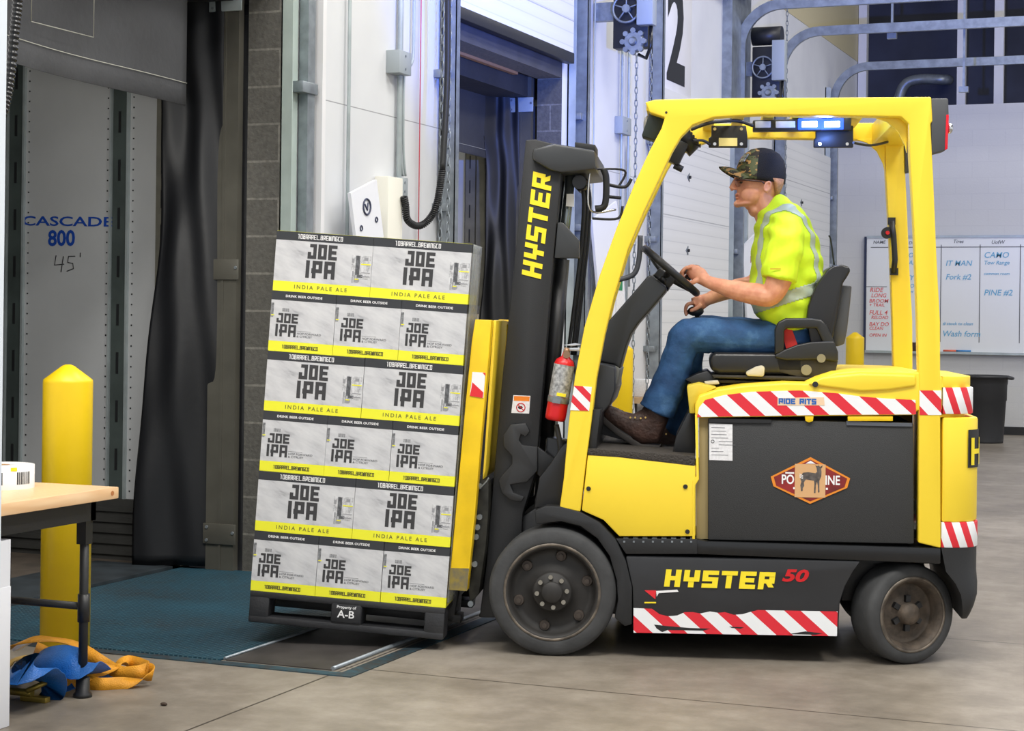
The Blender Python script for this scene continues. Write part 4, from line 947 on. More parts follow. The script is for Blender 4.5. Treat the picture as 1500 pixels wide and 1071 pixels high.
# --- hood / seat deck
HOOD = [(1018, 612), (1018, 592), (1024, 580), (1050, 571), (1090, 565), (1150, 561), (1183, 562), (1200, 554), (1225, 546), (1260, 543), (1348, 545), (1380, 551), (1380, 602), (1342, 602), (1342, 608)]
P2('hood', HOOD, .0, 1.0, YEL, .012, seg=3)
P2('hood_step', [(1183, 563), (1205, 552), (1262, 547), (1342, 549), (1342, 566), (1300, 572), (1262, 574), (1215, 568)], -.012, .05, YEL, .01, seg=3)
P2('hazard_tape', [(1021, 611), (1024, 597), (1033, 586), (1060, 579), (1100, 574), (1170, 572), (1225, 576), (1262, 581), (1300, 584), (1341, 586), (1342, 607), (1200, 608)], -.004, .0, TAPE, 0)
a, z = S(1173, 588, 0); P2('sticker_ground', [(1139, 583), (1207, 582), (1208, 594), (1139, 594)], -.0055, -.003, mat('peach_sticker', (238, 206, 170), .5), 0)
q = MB(); strokes(q, 'RIDE RITS', a-.0885, -.0115, .023, .0185, .0058, .0018, Matrix.Translation((0, -.0058, z)) @ SIDE); q.build('lettering', mat('sticker_blue', (30, 100, 180), .5), fk)
a, z = S(1194, 563, 0); MB().cyl((a, -.016, z), (a+.0, .0, z), .012, n=10).build('latch_knob', KPR, fk)
# --- counterweight with rounded rear corners
def cw(z0, z1, ufr, ur, rad, m, name, n=8, yin=0., par=fk, bev=.01):
    a0, a1 = ufr, ur
    pts = [(a0, yin)]+[(a1-rad+rad*math.sin(t), yin+rad-rad*math.cos(t)) for t in [PI/2*k/n for k in range(n+1)]]
    pts += [(a1-rad+rad*math.cos(t), 1.0-yin-rad+rad*math.sin(t)) for t in [PI/2*k/n for k in range(n+1)]]+[(a0, 1-yin)]
    q = MB(); q.rings([[Vector((x, y, z)) for x, y in pts] for z in (z0, z1)], True, True); return q.build(name, m, par, bevel=bev)
al_ = S(1380, 700, 0)[0]; ar = S(1431, 700, .13)[0]
zz = lambda v, u=1400: S(u, v, 0)[1]
CWY = mat('truck_yellow', (0, 0, 0))
cwp = [(zz(800), zz(604), ar), ]
C1 = cw(zz(766), zz(612), al_, ar+.0, .13, YEL, 'counterweight', yin=.005)
cw(zz(607), zz(568), al_, ar-.02, .13, TAPEC, 'hazard_tape', yin=.004, bev=.004)
cw(zz(612), zz(607), al_, ar-.05, .13, YELW, 'counterweight', yin=.015, bev=.002)
cw(zz(568), zz(552), al_, ar-.03, .14, YEL, 'counterweight', yin=.008, bev=.012)
cw(zz(803), zz(766), al_, ar+.004, .13, TAPEC, 'hazard_tape', yin=.003, bev=.002)
q = MB(); a0 = al_-.02
prof = [(zz(870), .0), (zz(803), .0)]
def bump_ring(z, back, yi=0., fr=0.):
    a0 = al_+fr; a1 = ar-back; rad = max(.02, min(.13, a1-a0-.004)); n = 8
    pts = [(a0, .0+yi)]+[(a1-rad+rad*math.sin(t), yi+rad-rad*math.cos(t)) for t in [PI/2*k/n for k in range(n+1)]]
    pts += [(a1-rad+rad*math.cos(t), 1.0-yi-rad+rad*math.sin(t)) for t in [PI/2*k/n for k in range(n+1)]]+[(a0, 1-yi)]
    return [Vector((x, y, z)) for x, y in pts]
# black lower part: an arch over the rear wheel, then the rear bumper
arch = [(1376, 803), (1385, 803), (1385, 905), (1408, 905), (1408, 903), (1404, 880), (1396, 858), (1384, 842), (1376, 834)]
q = MB()
rings_ = []
BB = MB(); BB.rings([bump_ring(zz(803), 0), bump_ring(zz(838), 0, 0, .02), bump_ring(zz(855), 0, 0, .058), bump_ring(zz(872), .004, 0, .08), bump_ring(zz(888), .02, 0, .086), bump_ring(zz(900), .035, .01, .088), bump_ring(zz(908), .045, .03, .088)], True, True)
BB.build('rear_bumper', BLK, fk).data.set_sharp_from_angle(angle=.7)
P2('wheel_arch', [(1262, 826), (1378, 826), (1378, 803), (1225, 800), (1240, 840), (1232, 880), (1250, 880), (1262, 850), (1285, 834), (1330, 826)], .17, .83, BLK, .004)
P2('sticker_scuff', [(1419, 820), (1424, 822), (1425, 862), (1420, 860)], .0, .0, WPR, 0) if 0 else None
# black emblem plate wrapping the rear corner with its yellow letters
ep = empty('x', (0,0,0)); bpy.data.objects.remove(ep)
rad = .13; cxx, cyy = ar-rad, .005+rad
q = MB(); n = 8; zs0, zs1 = zz(686), zz(630)
vs = []
for t in [PI*(.2)+PI*.3*k/n for k in range(n+1)]:
    for z in (zs0, zs1): vs.append((cxx+(rad+.004)*math.sin(t), cyy-(rad+.004)*math.cos(t), z))
q.add(vs, [(2*k, 2*k+2, 2*k+3, 2*k+1) for k in range(n)], True)
q.box((ar-.02, cyy, zs0), (ar+.004, 1-.005-rad, zs1)); EP = q.build('emblem_plate', BLK2, fk)
q = MB()
def onarc(s_, z, e=.0075):            # s_: arc length round the rear corner, measured from the plate's edge
    t = PI*.2+.014/rad+s_/rad
    if t < PI/2: return Vector((cxx+(rad+e)*math.sin(t), cyy-(rad+e)*math.cos(t), z))
    return Vector((ar+e, cyy+(t-PI/2)*rad, z))
def bar(s0_, s1_, z0_, z1_):
    n = max(1, int((s1_-s0_)/.01)); vs = [onarc(s0_+(s1_-s0_)*k/n, z) for k in range(n+1) for z in (z0_, z1_)]
    q.add(vs, [(2*k, 2*k+2, 2*k+3, 2*k+1) for k in range(n)], True)
hz0, hz1 = zz(682), zz(642); mz = (hz0+hz1)/2
x_ = 0.
for ch in 'HYSTER':
    for linep in G[ch]:
        for (p0, p1) in zip(linep, linep[1:]):
            aa, bb_ = p0, p1; W_ = .085; t_ = .02
            xa, xb = sorted((aa[0], bb_[0])); ya, yb2 = sorted((aa[1], bb_[1]))
            bar(x_+xa*(W_-t_), x_+xb*(W_-t_)+t_, hz0+ya*(hz1-hz0-.02), hz0+yb2*(hz1-hz0-.02)+.02)
    x_ += .1
q.build('lettering', YPR, EP)
# --- overhead guard: two side frames + cross members
FRO = [(820, 743), (826, 700), (833, 620), (842, 553), (856, 480), (878, 405), (903, 335), (930, 268), (952, 220), (969, 188), (974, 172), (952, 165), (945, 150), (960, 146), (1050, 144), (1364, 142), (1366, 178), (1363, 181), (1367, 260), (1372, 380), (1377, 470), (1378, 803), (1345, 795), (1346, 560), (1344, 470), (1339, 330), (1333, 230), (1331, 181), (1320, 171), (1200, 169), (1110, 168), (1045, 172), (1015, 183), (998, 200), (985, 222), (966, 262), (944, 308), (920, 365), (898, 440), (886, 490), (874, 553), (866, 620), (858, 680), (850, 750)]
REAR_HI = [i for i in range(len(FRO))]
def guard_side(b0, b1, name='guard_frame'):
    return P2(name, FRO if b0 < .5 else [(u-14 if u < 1000 and v > 190 else u, v) for u, v in FRO], b0, b1, YEL, .008, seg=3, ref=0.0)
guard_side(-.004, .075); guard_side(.925, 1.0)
def cross(u0, u1, v0, v1, m=YEL, b0=.07, b1=.93, bev=.006, name='roof_bar'): 
    (a0_, z1__), (a1_, z0__) = S(u0, v0, 0), S(u1, v1, 0); return MB().box((a0_, b0, z0__), (a1_, b1, z1__)).build(name, m, fk, bevel=bev)
cross(946, 972, 149, 160); cross(1310, 1362, 144, 180)
for k in range(6): cross(1030+k*46, 1048+k*46, 146, 156)
# rear gussets
for b0_, b1_ in ((.06, .08), (.92, .94)):
    P2('gusset', [(1331, 168), (1284, 170), (1302, 176), (1318, 190), (1328, 210), (1331, 222)], b0_, b1_, YEL, .002, ref=0)
# red/white tape bands on the guard legs
P2('hazard_tape', [(841, 565), (867, 567), (863, 602), (835, 601)], -.0062, -.003, tape('hazard_tape_pillar', .075, 1.0, .015), 0)
P2('hazard_tape', [(1347, 572), (1379, 572), (1379, 608), (1347, 608)], -.0062, -.003, tape('hazard_tape_leg', .11, .95, .075), 0)
q = MB()
a, z = S(976, 165, 0); q.cyl((a, -.006, z), (a, 0, z), .005, n=10); q.build('bolt_hole', KPR, fk)
# grab handle on the far rear leg
hq = MB(); h3 = lambda u, v, b=.90: S3(u, v, b)
hq.tube([h3(1306, 324), h3(1309, 345), h3(1311, 380), h3(1309, 400)], .013, 10); hq.box(h3(1301, 329, .90)+Vector((0, 0, -.0)), h3(1311, 319, .925)); hq.box(h3(1304, 403, .90), h3(1315, 393, .925))
gh = hq.build('grab_handle', BLK2, fk); c_ = h3(1300, 341, .90)
MB().cyl(c_, c_+Vector((0, .03, 0)), .026, n=18).build('horn_button_base', BLK2, gh); MB().cyl(c_-Vector((0, .01, 0)), c_, .009, n=12).build('horn_button', RED, gh)
# rear lamps
def lamp(b0, b1, dv=0):
    lb = P2('rear_lamp', [(1364, 144), (1389, 144), (1390, 168), (1386, 220), (1364, 226)], b0, b1, mat('lamp_grey', (70, 72, 76), .5), .006, ref=0)
    P2('lens', [(1386, 168), (1390, 168), (1388, 218), (1384, 220)], b0-.002, b1+.002, mat('red_lens', (215, 20, 40), .2), .001, parent=lb, ref=0)
    MB().ell(S3(1391, 188, (b0+b1)/2), .014, .02, .022).build('bulb', CHR, lb)
lamp(.0, .085); lamp(.915, 1.0); P2('rear_lamp_housing', [(1350, 150), (1366, 146), (1366, 224), (1350, 228)], .93, .99, mat('lamp_grey', (0, 0, 0)), .004, ref=0)
# light bar with two lit blue lamps, brackets
LB = .40
q = P2('light_bar', [(1103, 176), (1247, 172), (1247, 190), (1103, 192)], LB, LB+.06, BLK2, .004)
for u0, u1, lit in ((1106, 1129, 0), (1136, 1165, 0), (1172, 1200, 1), (1205, 1233, 1)):
    if lit:
        for nm, cc_, ss in (('blue_led', (.012, .07, 1, 1), 3.2), ('white_led', (.7, .85, 1, 1), 6.)):
            mm = bpy.data.materials.get(nm) or bpy.data.materials.new(nm); mm.use_nodes = True
            e = mm.node_tree.nodes['Principled BSDF']; e.inputs['Emission Color'].default_value = cc_; e.inputs['Emission Strength'].default_value = ss; e.inputs['Base Color'].default_value = (.01, .01, .02, 1); e.inputs['Roughness'].default_value = .6
        P2('lamp_core', [(u0+2.5, 177.5), (u1-2.5, 177), (u1-2.5, 186), (u0+2.5, 186.5)], LB-.012, LB-.004, mm, .003, parent=q)
        mm = bpy.data.materials['blue_led']; P2('lamp_window', [(u0-3, 173.5), (u1+3, 173), (u1+3, 189.5), (u0-3, 190)], LB-.008, LB+.002, mm, .004, parent=q); continue
    else: mm = mat('clear_lens', (168, 172, 180), .15)
    P2('lamp_window', [(u0, 177.5), (u1, 177), (u1, 187), (u0, 187.5)], LB-.008, LB+.002, mm, .003, parent=q)
def lmod(uv, b, label=False):
    o = P2('control_module', uv, b, b+.03, BLK2, .004)
    us = [p[0] for p in uv]; vs_ = [p[1] for p in uv]; s_ = MB()
    for u in (min(us)+9, max(us)-9):
        for v in (min(vs_)+5, max(vs_)-5): p = S3(u, v, b); s_.cyl(p-Vector((0, .004, 0)), p, .007, n=10)
    s_.each('screw', CHR, o)
    if label: P2('maker_label', [(1053, 202), (1080, 202), (1080, 214), (1053, 214)], b-.002, b+.001, mat('cream_label', (238, 222, 140), .5), 0, parent=o)
lmod([(1042, 184), (1093, 184), (1095, 200), (1095, 216), (1038, 216), (1038, 202), (1042, 200)], .36, True)
lmod([(1195, 184), (1250, 184), (1250, 216), (1192, 216), (1192, 204), (1195, 202)], .47)
def cable(pts, r_=.006, name='wiring', m=KPR): return MB().tube(sp(pts, 6), r_, 6).build(name, m, fk)
cable([S3(1012, 190, .3), S3(1040, 180, .3), S3(1068, 177, .35), S3(1085, 178, .38), S3(1103, 184, .4)], .008)
cable([S3(1250, 209, .38), S3(1275, 213, .5), S3(1300, 208, .7)]); cable([S3(1015, 206, .3), S3(1030, 206, .33), S3(1040, 212, .36)])
M_ = Matrix.Translation(S3(1303, 191, .86)) @ Matrix.Rotation(.55, 4, 'Y')
MB().box((-.04, -.03, -.025), (.04, .0, .025), M_).build('sensor_block', BLK2, fk, .003)
# front work lamp with bracket (dark green-black) and fan under the roof
M_ = Matrix.Translation(S3(962, 185, .12)) @ Matrix.Rotation(.32, 4, 'Y')
wl = MB().box((-.045, -.03, -.06), (.03, .09, .07), M_).build('work_lamp', mat('lamp_housing', (38, 48, 44), .5), fk, .006)
MB().ell(M_ @ Vector((-.04, .03, -.01)), .015, .04, .045).build('lens', mat('lamp_glass', (150, 146, 136), .15), wl)
M_ = Matrix.Translation(S3(1002, 200, .45)) @ Matrix.Rotation(.95, 4, 'Y')
fn_ = MB().cyl(M_ @ Vector((0, 0, -.03)), M_ @ Vector((0, 0, .03)), .085, .075, n=24).build('cab_fan', BLK2, fk)
q = MB(); 
for k in range(10): t = -.07+.0155*k; q.box((t, -.06, .03), (t+.006, .06, .036), M_)
q.build('grille', BLK, fn_)
M_ = Matrix.Translation(S3(990, 223, .40)) @ Matrix.Rotation(.45, 4, 'Y'); fs = MB().box((-.035, -.05, -.05), (.035, .05, .05), M_).build('speaker_box', BLK2, fn_, .006)
MB().cyl(M_ @ Vector((.02, -.02, -.055)), M_ @ Vector((.06, -.02, -.055)), .014, n=12).build('knob', KPR, fn_)

# --- mast
MB0 = .19
MAST = [(770, 205), (784, 204), (824, 214), (822, 262), (815, 330), (806, 430), (797, 545), (785, 690), (766, 752), (757, 905), (702, 905), (712, 830), (735, 560), (752, 400)]
P2('mast_channel', MAST, MB0, MB0+.09, BLK, .006)
P2('mast_channel', MAST, .72, .81, BLK, .006, ref=MB0)
INN = [(785, 215), (812, 218), (790, 540), (770, 740), (745, 740), (762, 540)]
P2('inner_mast', INN, MB0+.10, MB0+.16, mat('mast_grey', (60, 64, 66), .3, .5), .004); P2('inner_mast', INN, .65, .71, mat('mast_grey', (0,0,0)), .004, ref=MB0+.1)
P2('mast_crosshead', [(780, 218), (812, 210), (830, 213), (872, 220), (872, 248), (822, 253), (806, 249), (779, 234)], .15, .86, mat('crosshead_grey', (52, 54, 56), .35), .012)
P2('mast_crosshead', [(842, 208), (872, 212), (872, 222), (842, 219)], .3, .5, BLK, .003)
CYLM = mat('hydraulic_chrome', (130, 138, 140), .25, .8)
for b_ in (.33, .67):
    cy = MB().cyl(S3(836, 252, b_), S3(822, 390, b_), .022, n=18).build('lift_cylinder', CYLM, fk)
    MB().cyl(S3(823, 380, b_), S3(800, 640, b_), .034, n=18).build('barrel', BLK2, cy)
P2('mast_bracket', [(817, 326), (824, 326), (848, 352), (848, 378), (812, 378)], .2, .26, mat('crosshead_grey', (0,0,0)), .003)
q = MB(); cpt = S3(853, 272, .5); q.cyl(cpt-Vector((0, .2, 0)), cpt+Vector((0, .1, 0)), .03, n=20); q.build('chain_pulley', BLKG, fk)
P2('maker_label', [(830, 284), (841, 284), (841, 303), (829, 302)], .285, .287, WPR, 0)
for i, (ua, ub, b_) in enumerate(((853, 832, .45), (858, 838, .5), (862, 842, .55))):
    cable([S3(ua-4, 262, b_), S3(ua+2, 290, b_), S3(ua, 340, b_), S3(ua-6, 400, b_), S3(ub, 520, b_)], .009, 'hydraulic_hose')
cable([S3(864, 248, .3), S3(864, 307, .3), S3(902, 307, .35)], .005, 'guard_rod', CHR); cable([S3(868, 320, .3), S3(905, 320, .35), S3(912, 302, .35)], .006, 'guard_rod'); cable([S3(884, 248, .3), S3(888, 262, .3), S3(886, 300, .3), S3(872, 306, .3)], .016, 'hydraulic_hose')
cable([S3(868, 248, .3), S3(915, 250, .4), S3(905, 275, .4)], .005, 'guard_rod'); cable([S3(888, 270, .4), S3(915, 274, .4), S3(925, 262, .4)], .008, 'hydraulic_hose'); cable([S3(888, 288, .4), S3(910, 290, .4)], .008, 'hydraulic_hose')
cable([S3(938, 345, .5), S3(936, 380, .5), S3(928, 402, .5), S3(905, 410, .5)], .013, 'hydraulic_hose', mat('grey_hose', (84, 86, 92), .5))
# lettering up the mast
pH = S3(792.5, 409, MB0); pR = S3(808.5, 268, MB0); d_ = Vector((pR.x-pH.x, 0, pR.z-pH.z)); Ld = (Vector((S3(808, 254, MB0).x, 0, S3(808, 254, MB0).z))-Vector((pH.x, 0, pH.z))).length
d_.normalize(); up_ = Vector((-d_.z, 0, d_.x))
TM = Matrix(((d_.x, up_.x, 0, pH.x), (0, 0, -1, MB0-.001), (d_.z, up_.z, 0, pH.z), (0, 0, 0, 1)))
q = MB(); strokes(q, 'HYSTER', 0, 0, .083, Ld/6-.0115, .0205, .0115, TM, shear=.14, ty=.0175, e=.002); q.build('lettering', YPR, fk)
# hook-shaped bracket, sticker
HK = [(748, 622), (770, 620), (776, 632), (770, 640), (763, 636), (760, 645), (765, 652), (787, 655), (787, 690), (772, 706), (760, 708), (747, 710), (752, 722), (768, 728), (764, 735), (748, 733), (735, 722), (730, 704), (736, 696), (750, 680), (750, 668), (738, 655), (737, 638)]
P2('mast_hook', HK, MB0-.025, MB0, mat('hook_black', (44, 45, 47), .45), .004)
P2('mast_hook', [(787, 655), (812, 672), (814, 680), (793, 700), (787, 695)], MB0-.01, MB0+.02, BLK2, .003)
P2('warning_sticker', [(752, 579), (777, 580), (775, 606), (749, 605)], MB0-.0012, MB0, WHS, .0); P2('warning_sticker', [(753, 580), (776, 581), (775.5, 588), (752.5, 587)], MB0-.0018, MB0-.001, mat('orange_warning', (235, 130, 30), .5), 0)
q = MB(); c_ = S3(763, 597, MB0); q.tube([c_+Vector((.018*math.cos(t), -.0015, .018*math.sin(t))) for t in [2*PI*k/16 for k in range(16)]], .0022, 5, close=True).tube([c_+Vector((-.013, -.0015, .013)), c_+Vector((.013, -.0015, -.013))], .002, 5); q.build('pictogram', RED, fk)
q = MB().ell(c_+Vector((-.002, -.001, 0)), .011, .001, .007).build('pictogram', KPR, fk)
# tilt cylinder area and dark cowl between mast and pillar
P2('front_cowl', [(842, 640), (834, 660), (828, 742), (783, 744), (790, 700), (806, 680), (822, 655)], .05, .95, BLK2, .006)
P2('tilt_cylinder', [(800, 640), (830, 645), (826, 740), (795, 735)], .24, .34, BLKG, .01)
cable([S3(815, 622, .1), S3(821, 660, .1), S3(813, 700, .15)], .012, 'hydraulic_hose')
# --- carriage and load backrest (yellow)
bu = [(697, 468), (719, 469), (719, 475), (683, 890), (657, 889), (668, 740), (680, 600), (690, 500)]
P2('load_backrest', [(696, 468), (720, 469), (714, 550), (705, 640), (696, 750), (688, 830), (684, 866), (657, 864), (663, 800), (672, 700), (682, 590), (691, 500)], .03, .10, YELW, .004)
P2('load_backrest', [(696, 468), (720, 469), (714, 550), (705, 640), (696, 750), (688, 830), (684, 866), (657, 864), (663, 800), (672, 700), (682, 590), (691, 500)], .88, .95, YELW, .004, ref=.03)
P2('load_backrest', [(720, 469), (724, 470), (718, 560), (708, 690), (704, 705)], .10, .52, mat('truck_yellow', (0,0,0)), .001, ref=.03)
P2('load_backrest', [(697, 470), (720, 471), (719, 476), (697, 475)], .10, .88, YELW, .002, ref=.03)
P2('load_backrest', [(722, 469), (739, 470), (733, 560), (719, 712), (712, 712), (727, 560)], .30, .36, YELW, .003, ref=.03) if 0 else None
P2('hazard_tape', [(692, 545), (711, 546), (708, 583), (688, 580), (690, 566)], .027, .03, WPR, 0); P2('hazard_tape', [(692, 560), (708, 575), (707, 583), (688, 580), (690, 572)], .0262, .028, REDL, 0); P2('hazard_tape', [(707, 546), (711, 546), (711, 551)], .0262, .028, REDL, 0)
P2('scuff', [(659, 832), (687, 833), (684, 866), (657, 864)], .0285, .03, mat('scuffed_steel', (152, 134, 62), .6, .3, var=.5, vscale=30, col2=(112, 106, 90)), 0)
P2('fork_carriage', [(697, 700), (716, 705), (716, 745), (712, 800), (702, 870), (688, 885), (685, 850), (690, 780)], .12, .9, mat('greasy_steel', (58, 58, 52), .5, .4, var=.4, vscale=20), .006)
q = MB(); 
for u, v in ((703, 757), (700, 772), (698, 786), (696, 826), (690, 884), (703, 712)): p = S3(u, v, .12); q.cyl(p-Vector((0, .02, 0)), p, .012, n=10)
q.each('bolt', STL, fk)
cable([S3(702, 716, .1), S3(712, 706, .1), S3(716, 700, .1)], .004, 'safety_chain', STL)
# forks under the pallet
for b_ in (.24, .64):
    M_ = FKI @ LOAD
    MB().box((-.02, 0, .0), (PW+.04, .1, .035), Matrix.Translation(M_ @ Vector((0, b_-.02, .035))) @ Matrix.Rotation(TILT, 4, 'Y')).build('fork', BLK, fk, .004)
    P2('fork_shank', [(656, 860), (672, 864), (664, 912), (648, 925), (640, 915), (652, 900)], b_, b_+.1, BLK, .004)
# --- wheels
def wheel(P, R_, wid, yaw, front):
    r = empty('wheel', Matrix.Translation(P) @ Matrix.Rotation(yaw, 4, 'Z') @ Matrix.Rotation(PI/2, 4, 'X')); r.parent = fk; r.matrix_parent_inverse = Matrix()
    r.matrix_local = Matrix.Translation(P) @ Matrix.Rotation(yaw, 4, 'Z') @ Matrix.Rotation(PI/2, 4, 'X')
    ri = R_*.745
    MB().lathe([(ri, 0), (ri+.004, .004), (R_*.8, .006), (R_*.93, .004), (R_*.985, -.008), (R_, -.025), (R_, -wid+.02), (R_*.97, -wid), (ri, -wid)], None, 72, cap=False).build('tyre', RUB, r)
    RM = RIM if front else RIMW
    pr = [(ri+.002, .002), (ri-.006, .006), (ri-.014, .002), (ri-.022, -.02), (ri-.03, -.05)]
    if front: pr += [(R_*.56, -.052), (R_*.50, -.048), (R_*.33, -.045), (R_*.31, -.01), (R_*.28, .0), (R_*.17, .002), (R_*.165, .012), (R_*.15, .018), (.001, .018)]
    else: pr += [(R_*.6, -.055), (R_*.5, -.05), (R_*.4, -.05), (R_*.225, -.045), (R_*.22, -.015), (R_*.19, -.002), (R_*.1, .006), (.001, .008)]
    MB().lathe(pr, None, 64, cap=False).build('rim', RM, r)
    MB().lathe([(ri+.004, .005), (ri, .0085), (ri-.006, .0065), (ri-.008, .003)], None, 64, cap=False).build('rim_lip', mat('worn_rim_edge', (128, 118, 106), .5, .4, var=.4, vscale=20), r)
    b = MB()
    if front:
        for k in range(6): t = 2*PI*k/6+.3; c = Vector((R_*.56*math.cos(t), R_*.56*math.sin(t), -.05)); b.cyl(c, c+Vector((0, 0, .012)), .024, .02, n=12); b.cyl(c, c+Vector((0, 0, .024)), .011, n=6)
        o = b.each('lug_nut', mat('lug_dark', (72, 64, 58), .6, .3), r, 2)
        b = MB()
        for k in range(8): t = 2*PI*k/8+.1; c = Vector((R_*.235*math.cos(t), R_*.235*math.sin(t), .0)); b.cyl(c, c+Vector((0, 0, .010)), .0095, n=8)
        b.each('hub_bolt', mat('bright_bolt', (150, 146, 136), .4, .6), r)
    else:
        for k in range(6):
            t = 2*PI*k/6+.5; M_ = Matrix.Rotation(t, 4, 'Z')
            b.box((R_*.23, -.011, -.051), (R_*.36, .011, -.03), M_)
        b.each('slot', KPR, r)
    return r
wc = S3(809, 866, 0); wheel(Vector((wc.x, -.012, .262)), .262, .2, 0, True); 
w2 = wheel(Vector((wc.x, 1.012, .262)), .262, .2, PI, True)
wc = S3(1339, 903, .0); rr_ = .2015
yw = math.radians(27)
wheel(Vector((wc.x+.0, .06, rr_)), rr_, .15, yw, False); wheel(Vector((wc.x, .86, rr_)), rr_, .15, yw, False)
P2('axle', [(1300, 890), (1360, 890), (1360, 925), (1300, 925)], .2, .8, BLK, .01)
# --- steering column, console
P2('dash_cowl', [(868, 531), (901, 537), (901, 571), (894, 592), (882, 606), (876, 640), (860, 640), (862, 590)], .18, .82, mat('cowl_grey', (52, 54, 57), .38), .012)
P2('steering_column', [(949, 404), (955, 403), (975, 419), (977, 425), (956, 450), (934.7, 474), (924, 490), (917, 508), (911, 530), (908, 541), (900, 534), (876, 529), (880, 508), (888, 474), (904, 456), (925, 432)], .36, .62, mat('column_black', (44, 46, 48), .36), .014, seg=3)
P2('dash_trim', [(901, 536), (908, 541), (901, 575), (897, 572)], .3, .7, mat('trim_grey', (110, 110, 104), .5), .003)
c0 = S3(943, 363, .46); c1 = S3(1022, 431, .46); cc = (c0+c1)/2; dd = (c1-c0); Rw = dd.length/2-.008; dd.normalize(); e2 = Vector((0, 1, 0)); nn = dd.cross(e2); nn = -nn if nn.x < 0 else nn
sw = MB().tube([cc+(dd*math.cos(t)+e2*math.sin(t))*Rw for t in [2*PI*k/48 for k in range(48)]], .0165, 12, close=True).build('steering_wheel', BLK2, fk)
q = MB()
for t in (.5, 2.6, 4.7): q.tube([cc-nn*.03, cc+(dd*math.cos(t)+e2*math.sin(t))*Rw*.55-nn*.015, cc+(dd*math.cos(t)+e2*math.sin(t))*Rw], .014, 8)
q.build('spoke', BLK2, sw); MB().cyl(cc-nn*.075, cc-nn*.012, .05, .036, n=24).build('hub', BLKG, sw)
kb = cc+(dd*math.cos(.85)+e2*math.sin(-.85))*Rw*.72; kb = S3(1009, 406, .41)
MB().cyl(kb-nn*.02, kb+nn*.035, .014, n=14).ell(kb+nn*.045, .024, .024, .02).build('spinner_knob', KPR, sw)
P2('column_neck', [(958, 402), (966, 392), (992, 408), (980, 422), (972, 418)], .42, .52, BLK2, .006)
lev_ = MB().ell(S3(1019, 456, .56), .036, .03, .022).tube([S3(1020, 458, .56), S3(1030, 500, .56)], .01, 8).build('hydraulic_lever', KPR, fk)
# pedal
P2('pedal', [(868, 612), (882, 604), (925, 640), (932, 650), (872, 634)], .36, .5, mat('pedal_black', (40, 40, 42), .5), .004)
P2('pedal', [(872, 592), (878, 590), (884, 626), (874, 632)], .36, .5, STL, .003)
# --- seat
st = P2('seat_backrest', [(1181, 470), (1184, 448), (1195, 419), (1205, 405), (1212, 395), (1221, 389), (1234, 387.5), (1244, 391), (1246, 397), (1241, 406), (1235, 415), (1231, 440), (1225, 470), (1219, 500), (1212, 512), (1190, 512)], .29, .73, VIN, .028, seg=4)
P2('backrest_shell', [(1231, 418), (1248, 419), (1246, 440), (1241, 485), (1237, 504), (1226, 508), (1218, 500), (1224, 470)], .33, .70, mat('shell_grey', (66, 68, 74), .4), .006)
P2('seat_cushion', [(1040, 541), (1039, 528), (1041, 520), (1048, 516), (1132, 517), (1180, 517), (1180, 549), (1053, 549)], .27, .75, VIN, .02, seg=4)
P2('hip_restraint', [(1135, 520), (1135, 483), (1139.5, 472), (1151, 466), (1188, 466), (1203, 468), (1211, 476), (1222, 500), (1227, 515), (1210, 515), (1202, 494), (1196, 481), (1152, 481), (1149, 485), (1149, 516)], .255, .30, BLK2, .009, seg=3)
P2('hip_restraint', [(1135, 520), (1150, 512), (1168, 505), (1188, 501), (1210, 500), (1222, 500), (1228, 516), (1228, 529), (1222, 530), (1206, 527), (1152, 528), (1136, 525)], .25, .30, BLK2, .008, seg=3)
P2('recliner_cover', [(1136, 524), (1152, 526), (1206, 526), (1228, 528), (1224, 545), (1209, 552), (1182, 556), (1160, 550), (1140, 545)], .27, .31, mat('dusty_black', (56, 52, 46), .6, var=.2, vscale=12), .006)
P2('hip_restraint', [(1135, 520), (1135, 483), (1139.5, 472), (1151, 466), (1188, 466), (1203, 468), (1211, 476), (1222, 500), (1227, 515), (1210, 515), (1202, 494), (1196, 481), (1152, 481), (1149, 485), (1149, 516)], .71, .75, BLK2, .009, ref=.255)
q = MB(); p = S3(1203, 525, .25); q.cyl(p-Vector((0, .006, 0)), p, .018, n=16); p = S3(1181, 542, .265); q.cyl(p-Vector((0, .012, 0)), p, .022, n=16); q.each('pivot_bolt', mat('brass_bolt', (150, 144, 120), .4, .6), fk)
P2('seat_belt', [(1148, 474), (1157, 474), (1168, 504), (1165, 508), (1152, 513), (1149, 500)], .304, .309, mat('belt_red', (215, 44, 36), .6), .0)
for k, (uv) in enumerate(([(1042, 549), (1190, 552), (1188, 558), (1046, 554)], [(1046, 556), (1186, 560), (1180, 566), (1052, 561)], [(1054, 562), (1180, 567), (1172, 572), (1064, 569)])): P2('seat_base', uv, .26+.03*k, .74-.03*k, mat('dusty_black', (0,0,0)), .006)
P2('adjust_lever', [(1092, 545), (1108, 537), (1117, 535), (1121, 539), (1119, 552), (1094, 551)], .235, .27, mat('lever_cream', (196, 190, 170), .5), .008)
P2('seat_slide', [(1003, 556), (1020, 548), (1036, 543), (1046, 552), (1054, 562), (1048, 566), (1016, 563)], .3, .7, BLK2, .006); P2('adjust_lever', [(1031, 559), (1052, 557), (1054, 563), (1034, 564)], .24, .3, mat('lever_cream', (0,0,0)), .005)
P2('hood_front', [(1006, 566), (1024, 562), (1050, 568), (1024, 580), (1018, 592), (1018, 606), (1010, 606), (1008, 585)], .1, .9, mat('worn_hood', (214, 190, 60), .5), .006)
